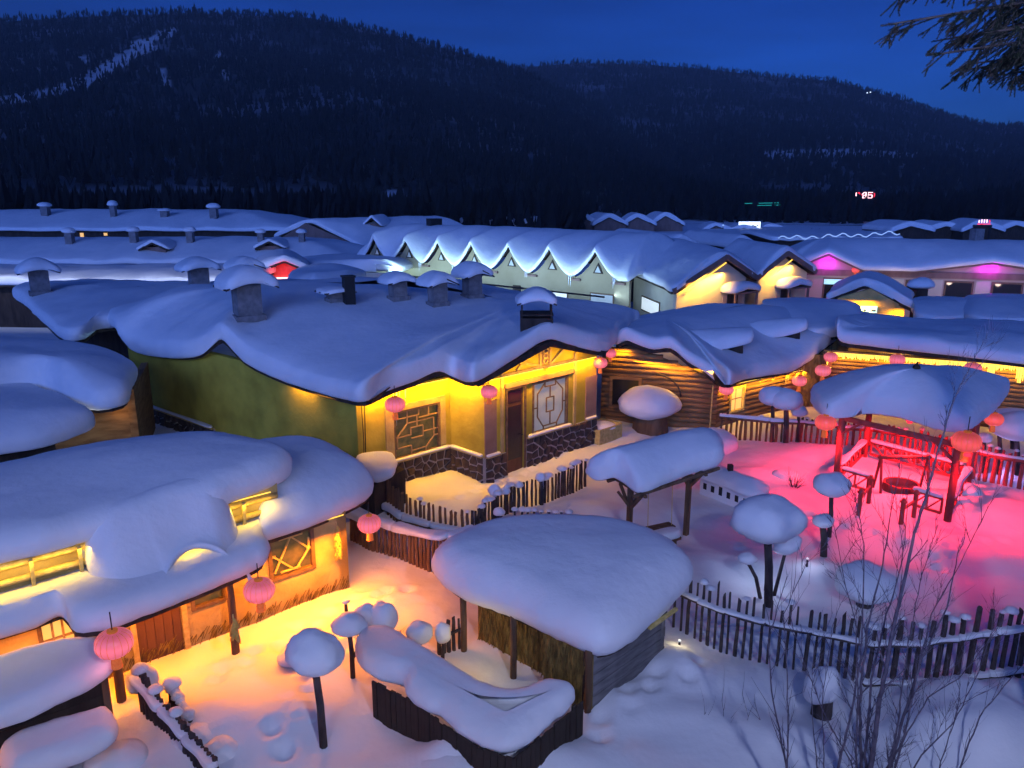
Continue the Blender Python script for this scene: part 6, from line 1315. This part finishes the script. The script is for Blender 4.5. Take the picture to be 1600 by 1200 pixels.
red_sign('red glowing roof sign near the right edge', 1538, 347, 106, [(-10, -3, 10, -3, 'sign_red'), (-8, 3, -8, -1, 'sign_pale'), (-4, 4, -4, -1, 'sign_pale'), (0, 4, 0, -1, 'sign_pale'), (4, 4, 4, -1, 'sign_pale'), (8, 3, 8, -1, 'sign_red')])
red_sign('teal light streaks hanging over the far valley', 1190, 319, 205, [(-28, 1, 26, 2, 'teal_light'), (-10, -2, 28, -1.4, 'teal_light')])  # teal laser light given solid shape as glowing bars on a rack
def far_lamp(label, px, py, Y, r, mat):
    p = PD(px, py, Y); t = thing('street_lamp', label, 'lamp', Vector((p.x, p.y, 0 if Y < 400 else p.z-8))); b = MB(); b.lathe(p, [(0.02*r, -r), (0.8*r, -.5*r), (r, 0), (.8*r, .5*r), (.02*r, r)], 10); b.build('globe', mat, t, smooth=True)
    b = MB(); b.tube([Vector((p.x, p.y, 0 if Y < 400 else p.z-8)), p-Vector((0, 0, r))], r*0.3, 5); b.build('mast', 'metal_black', t)
far_lamp('pair-left lamp shining on the mountain ridge', 1355, 145, 1150, 0.9, 'sign_white'); far_lamp('pair-right lamp shining on the mountain ridge', 1360, 144, 1150, 0.9, 'sign_white')
far_lamp('white street lamp at the foot of the right hill', 1420, 357, 140, 0.28, 'sign_white'); far_lamp('faint street lamp left of the white one', 1365, 362, 140, 0.2, 'sign_white')
for k, (px, py) in enumerate(((1205, 361), (1225, 362), (1240, 364), (1092, 362), (1130, 352))): far_lamp(('tiny lamp just right of the large screen', 'tiny lamp further right of the large screen', 'last tiny lamp of the three right of the screen', 'tiny lamp left of the smaller lit board', 'tiny lamp above the warm light box')[k], px, py, 165, 0.22, 'sign_white' if k % 2 else 'ice_glow')

# ================================================================== bare shrubs and the spruce
def twigs(b, p, d, r, l, depth, rnd, spread=0.55):
    """a crooked shoot and its side twigs"""
    n = 5; pts = [Vector(p)]; dd = Vector(d).normalized()
    for i in range(n):
        dd = (dd+Vector((rnd.uniform(-1, 1), rnd.uniform(-1, 1), rnd.uniform(-.6, 1.0)))*0.13).normalized(); pts.append(pts[-1]+dd*l/n)
    rad = [r*(1-0.75*i/n) for i in range(n+1)]; b.tube(pts, rad, 5 if r > 0.008 else 4)
    if depth <= 0: return
    k = rnd.randint(3, 5)
    for _ in range(k):
        i = rnd.randint(1, n); t = (pts[i]-pts[i-1]).normalized(); side = t.cross(Vector((rnd.uniform(-1, 1), rnd.uniform(-1, 1), rnd.uniform(-1, 1)))).normalized()
        twigs(b, pts[i].lerp(pts[i-1], rnd.random()), t+side*spread*rnd.uniform(.6, 1.2)+Vector((0, 0, .12)), max(rad[i]*0.6, 0.0022), l*rnd.uniform(.4, .65), depth-1, rnd, spread)
def shrub(label, stems, seed, Y, depth=2, mat='twig_bark'):
    """stems: photo paths of the main shoots, at distance Y with their own lean"""
    rnd = random.Random(seed); base = None; mains = []
    for path, r, dy in stems:
        pts = []
        for k, (px, py) in enumerate(path):
            q = PD(px, py, Y+dy*k/(len(path)-1)); pts.append(q)
        g = pts[0].copy(); g.z = ground_z(g.x, g.y)-0.2
        if g.z < pts[0].z: pts.insert(0, g)
        mains.append((pts, r))
    base = mains[0][0][0]; t = thing('bare_shrub', label, 'shrub', base, 'bare winter shrubs')
    for pts, r in mains:
        tw = MB()
        L = smooth_loop(pts+[pts[-1]+Vector((0, 0, .001))], 0.12); L = L[:max(4, int(len(L)*0.5))] if False else L
        fine = []
        for i in range(len(pts)-1):
            m = max(2, int((pts[i+1]-pts[i]).length/0.12))
            for j in range(m): fine.append(pts[i].lerp(pts[i+1], j/m)+Vector((rnd.uniform(-1, 1), rnd.uniform(-1, 1), 0))*0.008)
        fine.append(pts[-1]); n = len(fine); rad = [max(0.74*r*(1-0.85*i/n), 0.0035) for i in range(n)]
        b = MB(); b.tube(fine, rad, 7); b.build('stem', mat, t, smooth=True)
        for i in range(n):
            if i > n*0.15 and rnd.random() < 0.60:
                d = (fine[min(i+1, n-1)]-fine[i-1]).normalized(); s = Vector((rnd.uniform(-1, 1), rnd.uniform(-.6, .6), rnd.uniform(.1, .9)))
                twigs(tw, fine[i], d+s*0.8, max(rad[i]*0.5, 0.004), rnd.uniform(.22, .6), depth-1 if rnd.random() < 0.6 else depth-2, rnd)
        if tw.v: tag(tw.build('twigs', mat, t), kind='stuff')
    return t
shrub('tall bare shrub crossing the dark pole fence at lower right', [
    (((1352, 1290), (1360, 1200), (1375, 1090), (1400, 960), (1425, 850), (1450, 760), (1470, 690), (1485, 640), (1510, 585)), 0.050, -0.4),
    (((1345, 1290), (1345, 1200), (1343, 1100), (1355, 980), (1380, 880), (1392, 800), (1405, 740)), 0.034, 0.5),
    (((1380, 1290), (1390, 1200), (1412, 1120), (1440, 1030), (1480, 950), (1500, 850)), 0.034, 0.3),
    (((1335, 1290), (1310, 1200), (1330, 1110), (1345, 1030), (1348, 940), (1350, 850), (1335, 770)), 0.026, -0.3),
    (((1360, 1290), (1380, 1210), (1450, 1090), (1500, 1060), (1560, 980)), 0.020, 0.4),
    (((1370, 1280), (1400, 1150), (1420, 1000), (1440, 900), (1465, 820)), 0.022, -0.2),
    (((1358, 1280), (1352, 1180), (1362, 1060), (1385, 960), (1410, 880), (1418, 790)), 0.030, 0.2),
    (((1350, 1280), (1338, 1180), (1340, 1080), (1338, 980), (1318, 900), (1305, 830)), 0.022, 0.1),
    (((1375, 1280), (1405, 1180), (1432, 1060), (1455, 960), (1500, 880), (1540, 800)), 0.024, 0.3),
    (((1355, 1280), (1330, 1190), (1290, 1120), (1262, 1050), (1240, 985)), 0.016, 0.2),
    (((1385, 1280), (1440, 1180), (1490, 1130), (1530, 1050), (1548, 990)), 0.018, 0.0)], 3, 8.0, depth=3)
shrub('bare shrub with three thin shoots left of the tall one', [
    (((1245, 1280), (1225, 1180), (1205, 1080), (1200, 1000), (1230, 900)), 0.024, 0.3),
    (((1225, 1280), (1232, 1150), (1230, 1050), (1225, 960), (1260, 880)), 0.018, -0.2),
    (((1285, 1280), (1275, 1180), (1268, 1100), (1272, 1010)), 0.015, 0.2),
    (((1290, 1280), (1287, 1180), (1285, 1090), (1300, 980)), 0.014, 0.0)], 4, 8.0, depth=2)
shrub('wide bare shrub reaching to the right edge above the bottom corner', [
    (((1480, 1280), (1500, 1200), (1530, 1120), (1580, 1060), (1625, 1010)), 0.020, 0.2),
    (((1450, 1280), (1470, 1190), (1500, 1100), (1540, 1080)), 0.016, 0.1)], 5, 8.4, depth=2)
shrub('sparse dry stems poking through the snow at bottom centre', [
    (((1093, 1190), (1096, 1160), (1103, 1112)), 0.006, 0.1), (((1150, 1195), (1170, 1120), (1160, 1085)), 0.006, 0.1), (((1175, 1195), (1195, 1150), (1180, 1100)), 0.006, 0.1),
    (((960, 1205), (930, 1160), (905, 1130)), 0.008, 0.2), (((1130, 1195), (1132, 1140), (1128, 1095)), 0.005, 0.1)], 6, 9.6, depth=1)
for k, (lb, px, py, n) in enumerate((('tuft of dry stems beside the squat snow mushroom', 560, 1000, 5), ('tuft of dry stems near the egg-shaped snow lump', 612, 1000, 4), ('dark dead bush in the red-lit snow left of the gazebo', 1240, 762, 12), ('tuft of dry stalks beside the yard stake', 1340, 905, 5))):
    p = G_(px, py); rnd = random.Random(k+20); b = MB()
    for j in range(n): twigs(b, p-Vector((0, 0, .1)), Vector((rnd.uniform(-.6, .6), rnd.uniform(-.6, .6), 1)), 0.010, rnd.uniform(.35, .65), 1, rnd)
    tag(b.build('dry_stems', 'bark', None, loc=p), lb, 'plant', 'dry stems in the snow')
# ------------------------------------------------------------------ spruce at the top right
t = thing('spruce_tree', 'dark spruce whose snowy boughs reach in at the top right corner', 'tree', Vector((6.4, 7.6, 0)))
base = Vector((6.9, 7.4, 0)); gz = ground_z(base.x, base.y); b = MB()
b.tube([Vector((6.9, 7.4, gz-0.3)), Vector((6.92, 7.4, 5)), Vector((6.9, 7.42, 10)), Vector((6.9, 7.4, 14.5))], [0.24, 0.20, 0.12, 0.02], 10); b.build('trunk', 'bark', t, smooth=True)
rnd = random.Random(8); nd_ = MB(); lim = MB(); sn = []
def sprig(p, d, l, r0=0.020):
    """needle-covered shoot: a ragged spindle of short needles"""
    d = Vector(d).normalized(); n = max(8, int(l/0.012)); lim.tube([p, p+d*l], [0.006, 0.003], 4)
    for k in range(n):
        f_ = k/n; q = p+d*l*f_; nl = r0*(1.25-0.55*f_)*rnd.uniform(.8, 1.2)
        for _ in range(5):
            s = d.cross(Vector((rnd.uniform(-1, 1), rnd.uniform(-1, 1), rnd.uniform(-1, 1)))).normalized(); e = q+(s*0.9+d*0.75)*nl; w = d.cross(s)*0.0045
            i = len(nd_.v); nd_.v += [q-w, q+w, e]; nd_.f.append((i, i+1, i+2))
def bough(p, d, L, droop, dens=1.0):
    d = Vector(d).normalized(); m = 12; pts = [Vector(p)]
    for i in range(m): pts.append(pts[-1]+(d+Vector((0, 0, -droop*i/m+0.25*max(0, i/m-0.6))))*L/m)
    lim.tube(pts, [0.030*(1-0.85*i/m)+0.003 for i in range(m+1)], 6)
    sd_ = Vector((-d.y, d.x, 0)).normalized()
    for i in range(2, m+1):
        f_ = i/m
        for s in (-1, 1):
            for _ in range(2):
                if rnd.random() > 0.93*dens: continue
                l = L*(0.30*(1-f_)+0.07)*rnd.uniform(.7, 1.2); q = pts[i].lerp(pts[i-1], rnd.random())
                dv = (d*rnd.uniform(.5, .9)+sd_*s*rnd.uniform(.35, .8)+Vector((0, 0, rnd.uniform(-.75, -.15)))).normalized(); sprig(q, dv, l)
                for _ in range(int(l/0.09)):
                    g = rnd.uniform(.25, .9); sprig(q+dv*l*g, (dv*0.7+Vector((rnd.uniform(-.6, .6), rnd.uniform(-.6, .6), rnd.uniform(-.7, .1)))), l*(1-g)*0.7+0.04)
        if f_ < 0.8 and rnd.random() < 0.22: sn.append((pts[i]+Vector((0, 0, .015)), rnd.uniform(.03, .06)))
    sprig(pts[-1], pts[-1]-pts[-2], 0.12)
def aim(px, py, Y): return PD(px, py, Y)
for k, (px, py, Y, z0) in enumerate(((1402, 48, 7.0, 9.35), (1428, -8, 7.2, 9.9), (1470, 95, 6.8, 9.0), (1545, 105, 7.0, 8.9), (1500, 30, 7.7, 9.5), (1560, 60, 6.4, 9.1), (1510, 118, 7.2, 8.9), (1580, 122, 7.4, 8.8), (1480, 70, 7.4, 9.2), (1540, 10, 7.0, 9.6), (1590, 90, 6.9, 9.0), (1570, 30, 7.8, 9.4))):
    p0 = Vector((6.9, 7.4, z0)); tip = aim(px, py, Y); L = (tip-p0).length; d = (tip-p0).normalized(); bough(p0, d+Vector((0, 0, 0.10)), L, 0.22)
for k in range(26):
    a = rnd.uniform(0, 6.28); z = rnd.uniform(7.5, 13.5)
    if math.cos(a) < -0.1 and math.sin(a) < 0.9 and z < 10.6: continue
    L = (14.5-z)*0.36; bough(Vector((6.9, 7.4, z)), Vector((math.cos(a), math.sin(a), 0.05)), L, 0.3, 0.6)
cr = nd_.build('crown', 'spruce', t, fix=False); lim.build('limbs', 'bark', t)
for i, (q, r) in enumerate(sn): snow_ball(q, r*1.8, r*0.9, r*0.45, seed=i, n=10, m=6, amp=0.10).build('snow_clump', 'snow', t, smooth=True, fix=False)

# ================================================================== lamps of the viewing boardwalk, at the viewer's back
def boardwalk_lamp(label, x, y, z, energy):
    gz = ground_z(x, y); t = thing('boardwalk_lamp', label, 'street lamp', Vector((x, y, gz)), 'lamps of the viewing boardwalk')
    b = MB(); b.tube([Vector((x, y, gz-0.3)), Vector((x, y, z-0.2))], 0.06, 10); b.build('post', 'metal_black', t, smooth=True)
    b = MB(); b.tube([Vector((x, y, z-0.3)), Vector((x, y+0.5, z+0.15)), Vector((x, y+1.0, z+0.18))], 0.035, 8); b.build('arm', 'metal_black', t, smooth=True)
    b = MB(); b.lathe(Vector((x, y+1.0, z)), [(0.04, 0.18), (0.20, 0.14), (0.26, 0.06), (0.25, 0.04), (0.05, 0.05)], 16); b.build('shade', 'metal_black', t, smooth=True)
    b = MB(); b.lathe(Vector((x, y+1.0, z-0.06)), [(0.01, 0.09), (0.10, 0.07), (0.12, 0.03), (0.08, -0.02), (0.01, -0.04)], 14); b.build('globe', 'sign_white', t, smooth=True)
    lamp('boardwalk_light', 'POINT', Vector((x, y+1.0, z-0.18)), energy, (0.56, 0.64, 1.0), 0.25, parent=t)
boardwalk_lamp('black lamp post on the boardwalk at the left behind the viewer', -4.0, -3.0, 10.5, 800)
boardwalk_lamp('black lamp post on the boardwalk at the right behind the viewer', 3.6, -3.0, 10.5, 2700)

def yard_light(label, p, energy, col):
    t = thing('yard_light', label, 'lamp', Vector((p.x, p.y, 0)), 'low lights set in the snow'); b = MB(); b.tube([Vector((p.x, p.y, -0.2)), p-Vector((0, 0, .05))], 0.02, 6); b.build('stake', 'metal_black', t)
    b = MB(); b.lathe(p, [(0.005, -.03), (0.022, -.02), (0.022, 0.0), (0.005, 0.01)], 10); b.build('lens', 'glass_lit', t); lamp('yard_lamp', 'POINT', p+Vector((0, 0, .12)), energy, col, 0.06, parent=t)
yard_light('low white light behind the thick post of the large mushroom', P(1204, 905, 0.3)+Vector((0, 0.25, 0)), 7, (0.55, 0.68, 1.0))
yard_light('low warm light tucked beside the plank side of the domed shed', P(1062, 1000, 0.25), 2.5, (1.0, 0.82, 0.48))
yard_light('low violet light behind the red fence at the right edge', P(1575, 735, 0.3)+Vector((0.2, 0.6, 0)), 26, (0.45, 0.35, 1.0))
yard_light('low white light beside the flat oval mushroom stake', P(1262, 872, 0.25), 3, (0.6, 0.7, 1.0))

# ================================================================== thin evening haze in the valley
b = MB(); b.box((0, 1000, 190), (4200, 2300, 460)); hz = b.build('haze', 'snow', None, loc=(0, 1000, -40)); tag(hz, 'thin blue evening haze filling the valley', 'haze', kind='stuff')
hm = bpy.data.materials.new('haze'); hm.use_nodes = True; n_ = hm.node_tree; n_.nodes.remove(n_.nodes['Principled BSDF'])
pv = n_.nodes.new('ShaderNodeVolumePrincipled'); pv.inputs['Density'].default_value = 0.00018; pv.inputs['Color'].default_value = (0.78, 0.88, 1.0, 1); pv.inputs['Anisotropy'].default_value = 0.0
n_.links.new(pv.outputs[0], n_.nodes['Material Output'].inputs['Volume']); hz.data.materials.clear(); hz.data.materials.append(hm)
